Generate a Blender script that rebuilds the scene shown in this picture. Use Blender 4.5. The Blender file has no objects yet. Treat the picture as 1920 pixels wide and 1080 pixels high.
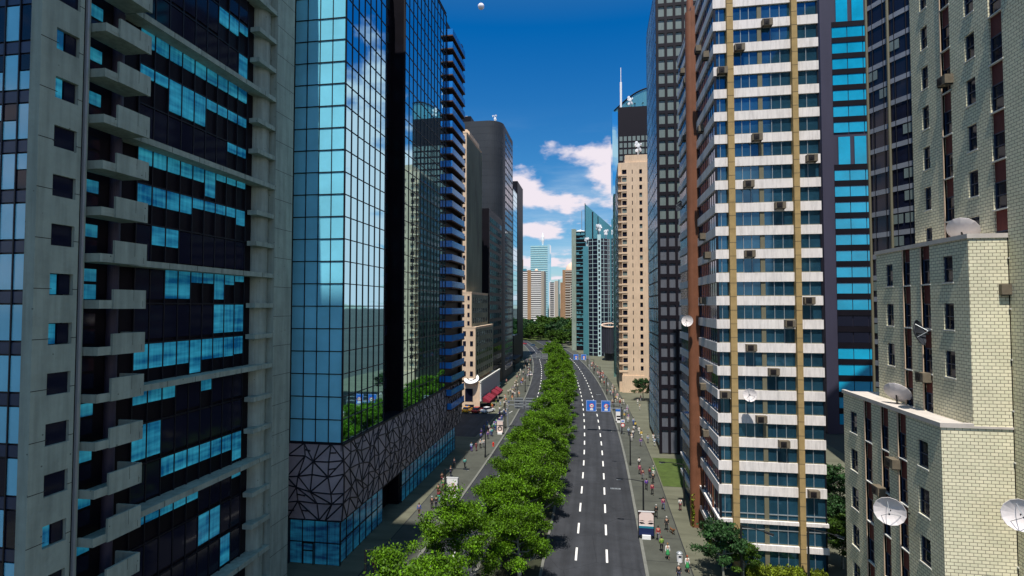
import bpy, math, random
from mathutils import Vector, Matrix
R = math.radians
random.seed(7)
sc = bpy.context.scene
col = sc.collection

# ------------------------------------------------------------------ camera
CAMZ = 28.0
cd = bpy.data.cameras.new('camera'); cam = bpy.data.objects.new('camera', cd); col.objects.link(cam)
cd.sensor_width = 36; cd.lens = 18.75; cd.clip_end = 9000; cd.clip_start = .5
YAW = math.atan(.16); PIT = math.atan(.034)
cam.location = (0, 0, CAMZ); cam.rotation_euler = (math.pi/2 + PIT, 0, YAW)
sc.camera = cam
# ------------------------------------------------------------------ sun, sky, exposure
AZ, EL = R(4.5), R(67)
S = Vector((-math.sin(AZ)*math.cos(EL), -math.cos(AZ)*math.cos(EL), math.sin(EL)))
ld = bpy.data.lights.new('sun', 'SUN'); ld.energy = 5.0; ld.angle = R(.5); ld.color = (1, .93, .84)
sun = bpy.data.objects.new('sun', ld); col.objects.link(sun)
sun.rotation_euler = S.to_track_quat('Z', 'Y').to_euler()
w = bpy.data.worlds.new('World'); sc.world = w; w.use_nodes = True
nt = w.node_tree; N = nt.nodes; L = nt.links
bg = N['Background']; bg.inputs[1].default_value = .122
sky = N.new('ShaderNodeTexSky'); sky.sky_type = 'NISHITA'; sky.sun_disc = False
sky.sun_elevation = EL; sky.sun_rotation = math.pi + AZ; sky.air_density = 1.0; sky.dust_density = .4; sky.ozone_density = 3.0
hs = N.new('ShaderNodeHueSaturation'); hs.inputs['Hue'].default_value = .487; hs.inputs['Saturation'].default_value = 1.1; hs.inputs['Value'].default_value = 1.0
L.new(sky.outputs[0], hs.inputs['Color'])
tc = N.new('ShaderNodeTexCoord'); sx = N.new('ShaderNodeSeparateXYZ'); L.new(tc.outputs['Generated'], sx.inputs[0])
def wm(op, a, b=None, c=None):
    n = N.new('ShaderNodeMath'); n.operation = op
    for i, v in enumerate((a, b, c)):
        if v is None: continue
        if isinstance(v, (int, float)): n.inputs[i].default_value = v
        else: L.new(v, n.inputs[i])
    return n.outputs[0]
zz = wm('ADD', wm('MAXIMUM', sx.outputs[2], 0), .16)
cx = N.new('ShaderNodeCombineXYZ'); L.new(wm('DIVIDE', sx.outputs[0], zz), cx.inputs[0]); L.new(wm('MULTIPLY', wm('DIVIDE', sx.outputs[1], zz), .8), cx.inputs[1])
cx.inputs[2].default_value = 10.46
no = N.new('ShaderNodeTexNoise'); no.inputs['Scale'].default_value = 2.6; no.inputs['Detail'].default_value = 7; no.inputs['Roughness'].default_value = .53
L.new(cx.outputs[0], no.inputs['Vector'])
# more cloud low over the horizon, clear blue overhead
lo = N.new('ShaderNodeFloatCurve'); cu = lo.mapping.curves[0]
cu.points[0].location = (0, .46); cu.points[1].location = (1, .30)
for p_ in ((.03, .53), (.08, .555), (.16, .56), (.24, .57), (.32, .44), (.40, .34)): cu.points.new(*p_)
lo.mapping.update(); L.new(sx.outputs[2], lo.inputs['Value'])
cr = N.new('ShaderNodeMapRange'); cr.interpolation_type = 'SMOOTHSTEP'; cr.inputs[1].default_value = .515; cr.inputs[2].default_value = .615
ea = N.new('ShaderNodeMapRange'); ea.interpolation_type = 'SMOOTHSTEP'; ea.inputs[1].default_value = .14; ea.inputs[2].default_value = .5; ea.inputs[3].default_value = 0; ea.inputs[4].default_value = .15
L.new(sx.outputs[0], ea.inputs[0])          # extra cloud added in the unseen east to whiten mirrored sky
L.new(wm('ADD', wm('SUBTRACT', wm('ADD', no.outputs[0], lo.outputs[0]), .5), ea.outputs[0]), cr.inputs[0])
tr_ = N.new('ShaderNodeValToRGB'); e_ = tr_.color_ramp.elements
e_[0].position = .03; e_[0].color = (.60, .70, .76, 1); e_[1].position = .47; e_[1].color = (.008, .45, .86, 1)
q_ = e_.new(.25); q_.color = (.22, .55, .80, 1); q_ = e_.new(.75); q_.color = (.85, 1.0, .92, 1)
L.new(sx.outputs[2], tr_.inputs[0])
mt_ = N.new('ShaderNodeMix'); mt_.data_type = 'RGBA'; mt_.blend_type = 'MULTIPLY'; mt_.inputs[0].default_value = 1
L.new(hs.outputs[0], mt_.inputs[6]); L.new(tr_.outputs[0], mt_.inputs[7])
mx = N.new('ShaderNodeMix'); mx.data_type = 'RGBA'
L.new(cr.outputs[0], mx.inputs[0]); n2 = N.new('ShaderNodeTexNoise'); n2.inputs['Scale'].default_value = 1.5; n2.inputs['Detail'].default_value = 8; n2.inputs['Roughness'].default_value = .6
mp2 = N.new('ShaderNodeMapping'); mp2.inputs['Scale'].default_value = (.5, 1.4, 1); L.new(cx.outputs[0], mp2.inputs[0]); L.new(mp2.outputs[0], n2.inputs['Vector'])
v1 = N.new('ShaderNodeMapRange'); v1.interpolation_type = 'SMOOTHSTEP'; v1.inputs[1].default_value = .42; v1.inputs[2].default_value = .68; v1.inputs[4].default_value = .62; L.new(n2.outputs[0], v1.inputs[0])
v2 = N.new('ShaderNodeMapRange'); v2.interpolation_type = 'SMOOTHSTEP'; v2.inputs[1].default_value = .36; v2.inputs[2].default_value = .20; L.new(sx.outputs[2], v2.inputs[0])
veil = N.new('ShaderNodeMix'); veil.data_type = 'RGBA'; L.new(wm('MULTIPLY', v1.outputs[0], v2.outputs[0]), veil.inputs[0]); L.new(mt_.outputs[2], veil.inputs[6]); veil.inputs[7].default_value = (3.2, 4.4, 5.6, 1)
L.new(veil.outputs[2], mx.inputs[6]); mx.inputs[7].default_value = (5.9, 5.4, 5.9, 1)
L.new(mx.outputs[2], bg.inputs[0])
sc.view_settings.view_transform = 'Standard'; sc.view_settings.look = 'None'; sc.view_settings.exposure = 0.3; sc.view_settings.gamma = 1

# ------------------------------------------------------------------ materials
def lin(c):
    return tuple((v/255/12.92 if v/255 <= .04045 else ((v/255+.055)/1.055)**2.4) for v in c)
MATS = {}
def mat(name, base, rough=.8, metal=0, spec=.3, nscale=0, namt=.0, bump=0, bscale=None, emit=0, stretch=None, island=0):
    if name in MATS: return MATS[name]
    m = bpy.data.materials.new(name); m.use_nodes = True; MATS[name] = m
    n = m.node_tree.nodes; l = m.node_tree.links; b = n['Principled BSDF']
    b.inputs['Base Color'].default_value = (*base, 1); b.inputs['Roughness'].default_value = rough
    b.inputs['Metallic'].default_value = metal; b.inputs['Specular IOR Level'].default_value = spec
    if emit:
        b.inputs['Emission Color'].default_value = (*base, 1); b.inputs['Emission Strength'].default_value = emit
    g = n.new('ShaderNodeNewGeometry'); src = g.outputs['Position']
    if stretch:
        mp = n.new('ShaderNodeMapping'); mp.inputs['Scale'].default_value = stretch; l.new(src, mp.inputs[0]); src = mp.outputs[0]
    if namt:
        t = n.new('ShaderNodeTexNoise'); t.inputs['Scale'].default_value = nscale; t.inputs['Detail'].default_value = 5; t.inputs['Roughness'].default_value = .65
        l.new(src, t.inputs['Vector'])
        r = n.new('ShaderNodeMapRange'); r.inputs[1].default_value = .3; r.inputs[2].default_value = .7; r.inputs[3].default_value = 1-namt; r.inputs[4].default_value = 1+namt
        l.new(t.outputs[0], r.inputs[0])
        fac = r.outputs[0]
        if island:
            r2 = n.new('ShaderNodeMapRange'); r2.inputs[3].default_value = 1-island; r2.inputs[4].default_value = 1+island
            l.new(g.outputs['Random Per Island'], r2.inputs[0])
            q = n.new('ShaderNodeMath'); q.operation = 'MULTIPLY'; l.new(fac, q.inputs[0]); l.new(r2.outputs[0], q.inputs[1]); fac = q.outputs[0]
        v = n.new('ShaderNodeVectorMath'); v.operation = 'SCALE'; v.inputs[0].default_value = base; l.new(fac, v.inputs['Scale'])
        l.new(v.outputs[0], b.inputs['Base Color'])
    if bump:
        t2 = n.new('ShaderNodeTexNoise'); t2.inputs['Scale'].default_value = bscale or nscale or 1; t2.inputs['Detail'].default_value = 2
        l.new(src, t2.inputs['Vector'])
        bp = n.new('ShaderNodeBump'); bp.inputs['Strength'].default_value = bump; bp.inputs['Distance'].default_value = .1
        l.new(t2.outputs[0], bp.inputs['Height']); l.new(bp.outputs[0], b.inputs['Normal'])
    return m
M = {}
M['concrete'] = mat('concrete', (.285, .355, .305), .85, nscale=.6, namt=.11, bump=.35, bscale=3, spec=.2)
def pits():
    m = M['concrete']; n = m.node_tree.nodes; l = m.node_tree.links; b = n['Principled BSDF']; src = b.inputs['Base Color'].links[0].from_socket
    g = n.new('ShaderNodeNewGeometry'); v = n.new('ShaderNodeTexVoronoi'); v.inputs['Scale'].default_value = 1.3; l.new(g.outputs['Position'], v.inputs['Vector'])
    c = n.new('ShaderNodeMapRange'); c.inputs[1].default_value = .05; c.inputs[2].default_value = .075; c.inputs[3].default_value = .35; c.inputs[4].default_value = 1; l.new(v.outputs['Distance'], c.inputs[0])
    mp = n.new('ShaderNodeMapping'); mp.inputs['Scale'].default_value = (1.6, 1.6, .12); l.new(g.outputs['Position'], mp.inputs[0])
    t = n.new('ShaderNodeTexNoise'); t.inputs['Scale'].default_value = 1.5; t.inputs['Detail'].default_value = 6; l.new(mp.outputs[0], t.inputs['Vector'])
    r_ = n.new('ShaderNodeMapRange'); r_.inputs[1].default_value = .35; r_.inputs[2].default_value = .6; r_.inputs[3].default_value = .82; r_.inputs[4].default_value = 1.05; l.new(t.outputs[0], r_.inputs[0])
    q = n.new('ShaderNodeMath'); q.operation = 'MULTIPLY'; l.new(r_.outputs[0], q.inputs[0]); l.new(c.outputs[0], q.inputs[1])
    s_ = n.new('ShaderNodeVectorMath'); s_.operation = 'SCALE'; l.new(src, s_.inputs[0]); l.new(q.outputs[0], s_.inputs['Scale']); l.new(s_.outputs[0], b.inputs['Base Color'])
pits()
M['joint'] = mat('joint', (.02, .022, .025), .9)
M['black'] = mat('black_panel', (.0075, .0065, .010), .35, spec=.12, nscale=.3, namt=.3)
M['dkglass'] = mat('dark_glass', (.010, .012, .026), .06, spec=.30)
M['navy'] = mat('navy_spandrel', (.03, .05, .10), .3, spec=.35, nscale=.5, namt=.2)
M['frame'] = mat('dark_frame', (.008, .009, .015), .45, spec=.3)
def glowmat(name, lo_c, hi_c, em):
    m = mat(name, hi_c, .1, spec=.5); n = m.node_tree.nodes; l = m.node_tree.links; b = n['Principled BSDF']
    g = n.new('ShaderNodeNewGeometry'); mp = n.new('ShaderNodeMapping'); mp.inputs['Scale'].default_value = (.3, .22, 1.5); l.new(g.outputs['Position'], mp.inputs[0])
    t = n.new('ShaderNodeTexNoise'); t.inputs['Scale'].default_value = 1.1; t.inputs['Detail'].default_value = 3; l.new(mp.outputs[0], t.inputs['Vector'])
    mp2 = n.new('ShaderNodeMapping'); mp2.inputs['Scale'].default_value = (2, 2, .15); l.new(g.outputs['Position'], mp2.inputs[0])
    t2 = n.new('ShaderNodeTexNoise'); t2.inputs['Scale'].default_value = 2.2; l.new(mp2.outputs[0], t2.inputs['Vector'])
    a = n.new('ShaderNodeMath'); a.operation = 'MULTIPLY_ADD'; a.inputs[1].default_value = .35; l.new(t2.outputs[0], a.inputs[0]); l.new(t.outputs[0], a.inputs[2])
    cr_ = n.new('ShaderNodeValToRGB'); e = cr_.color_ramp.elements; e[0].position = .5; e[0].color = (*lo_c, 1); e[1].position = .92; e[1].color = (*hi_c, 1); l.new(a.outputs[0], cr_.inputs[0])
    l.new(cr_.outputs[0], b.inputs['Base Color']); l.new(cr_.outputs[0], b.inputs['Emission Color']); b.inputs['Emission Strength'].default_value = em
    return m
M['glow'] = glowmat('blue_glow_pane', (.002, .09, .22), (.05, .46, .62), .26)  # emission added to brighten the panes on the shaded facade
M['mir'] = mat('mirror_cyan', (.34, .72, .92), .03, metal=1, bump=.015, bscale=.5)
M['mirb'] = mat('mirror_blue', (.04, .46, .58), .05, metal=1, bump=.02, bscale=.4)
M['mirg'] = mat('mirror_facade', (.40, .74, .84), .025, metal=1, bump=.03, bscale=.55)
M['skytone'] = mat('sky_toned_glass', (.22, .70, .92), .10, spec=.8, metal=.0, nscale=.16, namt=.14, bump=.01, bscale=.4)  # pale cyan of a reflected sky put into the base colour
M['bluepane'] = mat('blue_pane', (.006, .34, .56), .12, spec=.6, nscale=.12, namt=.25)
M['shop'] = glowmat('shop_glow_glass', (.006, .03, .09), (.02, .20, .32), .22)  # faint glow added in place of the blue these panes would mirror
M['steelgrey'] = mat('lattice_panel', (.32, .29, .31), .6, nscale=.4, namt=.25, metal=.1)
M['brown'] = mat('brown_slab', (.085, .04, .028), .7, nscale=1, namt=.2)
M['railblue'] = mat('blue_balcony_glass', (.02, .20, .60), .12, spec=.6, nscale=.3, namt=.25, emit=.0)
M['beige'] = mat('beige_stone', (.70, .53, .38), .85, nscale=.25, namt=.10, spec=.15)
M['beigedark'] = mat('shade_green_cladding', (.17, .18, .13), .7, nscale=.22, namt=.4, stretch=(1, 1, .25))  # darker beige with shade put in for side walls; far block's own green
M['charcoal'] = mat('charcoal_cladding', (.030, .036, .044), .55, nscale=.1, namt=.18, spec=.3)
M['ink'] = mat('ink_cladding', (.007, .006, .010), .5, spec=.15, nscale=.2, namt=.3)
M['white'] = mat('white_band', (.78, .74, .72), .75, nscale=.8, namt=.06, spec=.15)
def drips(name, amt):
    m = M[name]; n = m.node_tree.nodes; l = m.node_tree.links; b = n['Principled BSDF']; src = b.inputs['Base Color'].links[0].from_socket
    g = n.new('ShaderNodeNewGeometry'); mp = n.new('ShaderNodeMapping'); mp.inputs['Scale'].default_value = (3.2, 3.2, .35); l.new(g.outputs['Position'], mp.inputs[0])
    t = n.new('ShaderNodeTexNoise'); t.inputs['Scale'].default_value = 1.3; t.inputs['Detail'].default_value = 6; t.inputs['Roughness'].default_value = .7; l.new(mp.outputs[0], t.inputs['Vector'])
    r_ = n.new('ShaderNodeMapRange'); r_.inputs[1].default_value = .34; r_.inputs[2].default_value = .55; r_.inputs[3].default_value = 1-amt; r_.inputs[4].default_value = 1; l.new(t.outputs[0], r_.inputs[0])
    s_ = n.new('ShaderNodeVectorMath'); s_.operation = 'SCALE'; l.new(src, s_.inputs[0]); l.new(r_.outputs[0], s_.inputs['Scale']); l.new(s_.outputs[0], b.inputs['Base Color'])
drips('white', .22); drips('beige', .15)
M['tan'] = mat('tan_pilaster', (.37, .265, .12), .85, nscale=1.2, namt=.15, spec=.15)
M['tansteel'] = mat('tan_mullion', (.16, .15, .10), .6)
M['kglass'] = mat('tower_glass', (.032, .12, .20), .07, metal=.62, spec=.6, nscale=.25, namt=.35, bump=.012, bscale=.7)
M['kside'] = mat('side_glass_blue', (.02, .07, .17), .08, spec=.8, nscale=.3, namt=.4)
M['rust'] = mat('rust_column', (.19, .078, .042), .55, nscale=.8, namt=.15, spec=.3)
M['jframe'] = mat('black_frame', (.011, .009, .014), .5, spec=.2)
M['jpanel'] = mat('grey_green_panel', (.155, .20, .195), .45, nscale=.9, namt=.14, spec=.4, stretch=(6, 1, .6))
M['jpaneld'] = mat('grey_violet_panel', (.115, .125, .15), .45, nscale=.9, namt=.14, spec=.4, stretch=(6, 1, .6))
M['violet'] = mat('violet_wall', (.045, .043, .072), .55, nscale=.15, namt=.2, stretch=(1, 1, .2))
M['maroon'] = mat('maroon_panel', (.13, .032, .028), .7, nscale=3, namt=.25, stretch=(4, 4, .6))
M['sill'] = mat('white_sill', (.62, .62, .58), .7)
M['roofing'] = mat('roof_slab', (.5, .46, .42), .9, nscale=1, namt=.12)
M['asphalt'] = mat('asphalt', (.036, .039, .046), .85, nscale=.35, namt=.20, bump=.25, bscale=9, spec=.2)
M['pave'] = mat('pavement', (.072, .077, .066), .9, nscale=.35, namt=.20, bump=.2, bscale=5, spec=.1)
M['plaza'] = mat('plaza', (.115, .118, .086), .9, nscale=.30, namt=.28, stretch=(.35, 1.4, 1), spec=.1)
M['kerb'] = mat('kerb', (.15, .155, .14), .85, nscale=1.5, namt=.15)
M['city'] = mat('city_ground', (.05, .055, .05), .95, nscale=.02, namt=.2)
M['grass'] = mat('grass', (.055, .085, .018), .95, nscale=.8, namt=.25)
M['soil'] = mat('soil', (.03, .035, .02), .95, nscale=1, namt=.3)
M['paint'] = mat('road_paint', (.72, .72, .70), .6, nscale=3, namt=.1)
M['lamp'] = mat('lamp_post_metal', (.012, .014, .016), .5, spec=.4)
M['lens'] = mat('lamp_lens', (.85, .85, .85), .3)
M['galv'] = mat('galvanised', (.33, .36, .38), .45, metal=.4)
M['signblue'] = mat('sign_blue', (.03, .17, .62), .4)
M['signwhite'] = mat('sign_white', (.85, .85, .85), .5)
M['signred'] = mat('sign_red', (.70, .03, .02), .5)
M['acbody'] = mat('ac_casing', (.15, .125, .09), .6, nscale=3, namt=.2)
M['acdark'] = mat('ac_grille', (.012, .010, .012), .6)
M['dish'] = mat('dish_white', (.66, .62, .62), .55, nscale=.9, namt=.10)
M['dishgrey'] = mat('dish_grey', (.035, .04, .05), .55)
M['bark'] = mat('bark', (.22, .23, .19), .9, nscale=4, namt=.3)
M['darkbark'] = mat('dark_bark', (.06, .05, .035), .9, nscale=4, namt=.3)
M['antenna'] = mat('antenna_white', (.85, .86, .88), .5)
M['far_teal'] = mat('far_teal_glass', (.12, .36, .42), .25, metal=.5, spec=.5, nscale=.05, namt=.12)
M['far_palegl'] = mat('far_pale_glass', (.30, .55, .60), .3, metal=.3)
M['far_tealw'] = mat('far_teal_slab', (.50, .70, .72), .6)
M['farcream'] = mat('far_cream', (.42, .37, .31), .85)
M['dome'] = mat('dome_peach', (.75, .55, .42), .7)
M['far_brown'] = mat('far_brown_wall', (.34, .20, .11), .8, nscale=.1, namt=.1)
M['red'] = mat('car_red', (.35, .02, .02), .25, spec=.6)
M['yellow'] = mat('car_yellow', (.75, .36, .01), .3, spec=.6)
M['carwhite'] = mat('car_white', (.75, .76, .76), .25, spec=.6)
M['carblack'] = mat('car_black', (.012, .013, .018), .2, spec=.6)
M['carblue'] = mat('car_slate', (.04, .09, .14), .25, spec=.6)
M['tyre'] = mat('tyre', (.012, .012, .012), .9)
M['chrome'] = mat('rim_metal', (.4, .4, .42), .3, metal=.8)
M['awning'] = mat('maroon_awning', (.20, .018, .035), .8, nscale=2, namt=.15)
M['hydrant'] = mat('hydrant_red', (.6, .03, .02), .4)
M['skinad'] = mat('poster_skin', (.82, .66, .60), .4)
M['tealad'] = mat('poster_teal', (.02, .20, .28), .4)
M['navyad'] = mat('poster_navy', (.015, .025, .09), .4)
M['pinkad'] = mat('poster_pink', (.75, .38, .38), .4)
M['moon'] = mat('moon_rock', (.8, .78, .85), .9, nscale=.08, namt=.2)
M['dog'] = mat('dog_brown', (.16, .07, .03), .9, nscale=6, namt=.2)
M['skin'] = mat('skin', (.46, .27, .18), .6)

def leafmat(name, c, trans=.15):
    m = mat(name, c, .55, spec=.2, nscale=.6, namt=.75, island=.6)
    n = m.node_tree.nodes; l = m.node_tree.links; b = n['Principled BSDF']; o = n['Material Output']
    t = n.new('ShaderNodeBsdfTranslucent'); s = n.new('ShaderNodeMixShader'); s.inputs[0].default_value = trans
    src = b.inputs['Base Color'].links[0].from_socket; l.new(src, t.inputs[0])
    l.new(b.outputs[0], s.inputs[1]); l.new(t.outputs[0], s.inputs[2]); l.new(s.outputs[0], o.inputs[0])
    return m
M['leaf'] = leafmat('leaf_green', (.074, .165, .005))
M['leafdark'] = leafmat('leaf_dark', (.028, .075, .022), .2)
M['leafpark'] = leafmat('leaf_park', (.05, .105, .012), .3)
M['leafhedge'] = leafmat('leaf_hedge', (.13, .17, .012), .3)

def brickmat():
    m = bpy.data.materials.new('cream_brick'); m.use_nodes = True; n = m.node_tree.nodes; l = m.node_tree.links; b = n['Principled BSDF']
    g = n.new('ShaderNodeNewGeometry'); s = n.new('ShaderNodeSeparateXYZ'); l.new(g.outputs['Position'], s.inputs[0])
    a = n.new('ShaderNodeMath'); a.operation = 'ADD'; l.new(s.outputs[0], a.inputs[0]); l.new(s.outputs[1], a.inputs[1])
    c = n.new('ShaderNodeCombineXYZ'); l.new(a.outputs[0], c.inputs[0]); l.new(s.outputs[2], c.inputs[1])
    t = n.new('ShaderNodeTexBrick'); l.new(c.outputs[0], t.inputs['Vector'])
    t.inputs['Scale'].default_value = 1; t.inputs['Brick Width'].default_value = .46; t.inputs['Row Height'].default_value = .225
    t.inputs['Mortar Size'].default_value = .022; t.inputs['Mortar Smooth'].default_value = .3
    t.inputs['Color1'].default_value = (.79, .745, .545, 1); t.inputs['Color2'].default_value = (.70, .68, .49, 1); t.inputs['Mortar'].default_value = (.26, .23, .17, 1)
    no = n.new('ShaderNodeTexNoise'); no.inputs['Scale'].default_value = .5; no.inputs['Detail'].default_value = 4; l.new(g.outputs['Position'], no.inputs[0])
    r = n.new('ShaderNodeMapRange'); r.inputs[1].default_value = .3; r.inputs[2].default_value = .7; r.inputs[3].default_value = .9; r.inputs[4].default_value = 1.08; l.new(no.outputs[0], r.inputs[0])
    v = n.new('ShaderNodeVectorMath'); v.operation = 'SCALE'; l.new(t.outputs[0], v.inputs[0]); l.new(r.outputs[0], v.inputs['Scale'])
    l.new(v.outputs[0], b.inputs['Base Color']); b.inputs['Roughness'].default_value = .85; b.inputs['Specular IOR Level'].default_value = .15
    bp = n.new('ShaderNodeBump'); bp.inputs['Strength'].default_value = .6; bp.inputs['Distance'].default_value = .03; bp.invert = True
    l.new(t.outputs['Fac'], bp.inputs['Height']); l.new(bp.outputs[0], b.inputs['Normal'])
    return m
M['brick'] = brickmat()
def objcolmat(name, rough=.8):
    m = bpy.data.materials.new(name); m.use_nodes = True; n = m.node_tree.nodes
    o = n.new('ShaderNodeObjectInfo'); m.node_tree.links.new(o.outputs['Color'], n['Principled BSDF'].inputs['Base Color'])
    n['Principled BSDF'].inputs['Roughness'].default_value = rough; return m
M['cloth'] = objcolmat('cloth')

def roadwear():
    m = M['asphalt']; n = m.node_tree.nodes; l = m.node_tree.links; b = n['Principled BSDF']; src = b.inputs['Base Color'].links[0].from_socket
    g = n.new('ShaderNodeNewGeometry'); mp = n.new('ShaderNodeMapping'); mp.inputs['Scale'].default_value = (1, .025, 1); l.new(g.outputs['Position'], mp.inputs[0])
    t = n.new('ShaderNodeTexNoise'); t.inputs['Scale'].default_value = 1.1; t.inputs['Detail'].default_value = 4; l.new(mp.outputs[0], t.inputs['Vector'])
    v = n.new('ShaderNodeTexVoronoi'); v.feature = 'DISTANCE_TO_EDGE'; v.inputs['Scale'].default_value = .16; l.new(g.outputs['Position'], v.inputs['Vector'])
    c = n.new('ShaderNodeMapRange'); c.inputs[1].default_value = .0; c.inputs[2].default_value = .006; c.inputs[3].default_value = .55; c.inputs[4].default_value = 1; l.new(v.outputs[0], c.inputs[0])
    k = n.new('ShaderNodeTexVoronoi'); k.inputs['Scale'].default_value = .11; k.distance = 'CHEBYCHEV'; l.new(g.outputs['Position'], k.inputs['Vector'])
    k2 = n.new('ShaderNodeMapRange'); k2.inputs[3].default_value = .88; k2.inputs[4].default_value = 1.12; l.new(k.outputs['Color'], k2.inputs[0])
    r_ = n.new('ShaderNodeMapRange'); r_.inputs[1].default_value = .3; r_.inputs[2].default_value = .7; r_.inputs[3].default_value = .78; r_.inputs[4].default_value = 1.2; l.new(t.outputs[0], r_.inputs[0])
    q = n.new('ShaderNodeMath'); q.operation = 'MULTIPLY'; l.new(r_.outputs[0], q.inputs[0]); l.new(c.outputs[0], q.inputs[1])
    q2 = n.new('ShaderNodeMath'); q2.operation = 'MULTIPLY'; l.new(q.outputs[0], q2.inputs[0]); l.new(k2.outputs[0], q2.inputs[1])
    s_ = n.new('ShaderNodeVectorMath'); s_.operation = 'SCALE'; l.new(src, s_.inputs[0]); l.new(q2.outputs[0], s_.inputs['Scale']); l.new(s_.outputs[0], b.inputs['Base Color'])
roadwear()

# ------------------------------------------------------------------ mesh helpers
class MB:
    def __init__(s): s.v = []; s.f = []; s.m = []
    def poly(s, pts, m=0):
        b = len(s.v); s.v += [tuple(p) for p in pts]; s.f.append(tuple(range(b, b+len(pts)))); s.m.append(m); return s
    def box(s, x0, x1, y0, y1, z0, z1, m=0):
        if x0 > x1: x0, x1 = x1, x0
        if y0 > y1: y0, y1 = y1, y0
        b = len(s.v)
        s.v += [(x0, y0, z0), (x1, y0, z0), (x1, y1, z0), (x0, y1, z0), (x0, y0, z1), (x1, y0, z1), (x1, y1, z1), (x0, y1, z1)]
        for q in ((3, 2, 1, 0), (4, 5, 6, 7), (0, 1, 5, 4), (1, 2, 6, 5), (2, 3, 7, 6), (3, 0, 4, 7)):
            s.f.append(tuple(b+i for i in q)); s.m.append(m)
        return s
    def prism(s, pl, z0, z1, m=0, ztop=None):
        n = len(pl); b = len(s.v)
        s.v += [(x, y, z0) for x, y in pl] + [(p[0], p[1], z1 if ztop is None else ztop[i]) for i, p in enumerate(pl)]
        s.f.append(tuple(b+n-1-i for i in range(n))); s.m.append(m); s.f.append(tuple(b+n+i for i in range(n))); s.m.append(m)
        for i in range(n):
            j = (i+1) % n; s.f.append((b+i, b+j, b+n+j, b+n+i)); s.m.append(m)
        return s
    def tube(s, p0, p1, r0, r1=None, n=8, m=0, cap=True):
        r1 = r0 if r1 is None else r1
        p0 = Vector(p0); p1 = Vector(p1); d = (p1-p0).normalized(); u = d.orthogonal().normalized(); w_ = d.cross(u); b = len(s.v)
        for p, r in ((p0, r0), (p1, r1)):
            for i in range(n):
                a = 2*math.pi*i/n; s.v.append(tuple(p+u*math.cos(a)*r+w_*math.sin(a)*r))
        for i in range(n):
            j = (i+1) % n; s.f.append((b+i, b+j, b+n+j, b+n+i)); s.m.append(m)
        if cap:
            s.f.append(tuple(b+n-1-i for i in range(n))); s.m.append(m); s.f.append(tuple(b+n+i for i in range(n))); s.m.append(m)
        return s
    def lathe(s, prof, o, axis, n=20, m=0):
        o = Vector(o); d = Vector(axis).normalized(); u = d.orthogonal().normalized(); w_ = d.cross(u); b = len(s.v)
        for (r, h) in prof:
            for i in range(n):
                a = 2*math.pi*i/n; s.v.append(tuple(o+d*h+u*math.cos(a)*max(r, .001)+w_*math.sin(a)*max(r, .001)))
        for k in range(len(prof)-1):
            for i in range(n):
                j = (i+1) % n; s.f.append((b+k*n+i, b+k*n+j, b+(k+1)*n+j, b+(k+1)*n+i)); s.m.append(m)
        return s
    def build(s, name, mats, parent=None, smooth=False, **kw):
        me = bpy.data.meshes.new(name); me.from_pydata(s.v, [], s.f); me.validate()
        if not isinstance(mats, (list, tuple)): mats = [mats]
        for q in mats: me.materials.append(M[q] if isinstance(q, str) else q)
        if len(mats) > 1 and len(me.polygons) == len(s.m): me.polygons.foreach_set('material_index', s.m)
        if smooth: me.polygons.foreach_set('use_smooth', [True]*len(me.polygons))
        me.update()
        o = bpy.data.objects.new(name, me); col.objects.link(o)
        if parent: o.parent = parent; o.matrix_parent_inverse = pinv(parent)
        for k, v in kw.items(): o[k] = v
        return o
def pinv(p):
    m = p.matrix_basis.copy(); q = p.parent
    if q is not None: m = (pinv(q).inverted()) @ q_inv(p) @ m if False else world(p)
    return m.inverted()
def world(p):
    m = p.matrix_basis.copy()
    if p.parent is not None: m = world(p.parent) @ p.matrix_parent_inverse @ m
    return m
def thing(name, label, cat, loc=(0, 0, 0), group=None):
    o = bpy.data.objects.new(name, None); col.objects.link(o); o.location = loc; o.empty_display_size = .5
    o['label'] = label; o['category'] = cat
    if group: o['group'] = group
    return o
def struct(name, mb, m): return mb.build(name, m, kind='structure')
def tag(o, label, cat, group=None):
    o['label'] = label; o['category'] = cat
    if group: o['group'] = group
    return o
def dup(root, loc, rotz=0, label=None, scale=1, group=None):
    r = root.copy(); col.objects.link(r); r.location = loc; r.rotation_euler = (0, 0, rotz); r.scale = (scale,)*3
    if label: r['label'] = label
    if group: r['group'] = group
    for ch in list(root.children):
        c = ch.copy(); col.objects.link(c); c.parent = r
        for g in ch.children:
            d = g.copy(); col.objects.link(d); d.parent = c
    return r
CF = (-math.sin(YAW)*math.cos(PIT), math.cos(YAW)*math.cos(PIT), math.sin(PIT)); CR = (math.cos(YAW), math.sin(YAW), 0)
def showsize(c, a):      # how large an area a at c shows in the photograph: decides which repeats become parts
    v = (c[0], c[1], c[2]-CAMZ); D = sum(v[i]*CF[i] for i in range(3))
    if D < 1: return -1
    u = sum(v[i]*CR[i] for i in range(3))/D; h = (v[2]-D*.034)/D
    if abs(u) > 1.0 or abs(h) > .58: return a/D/D*.0001
    return a/D/D
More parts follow.
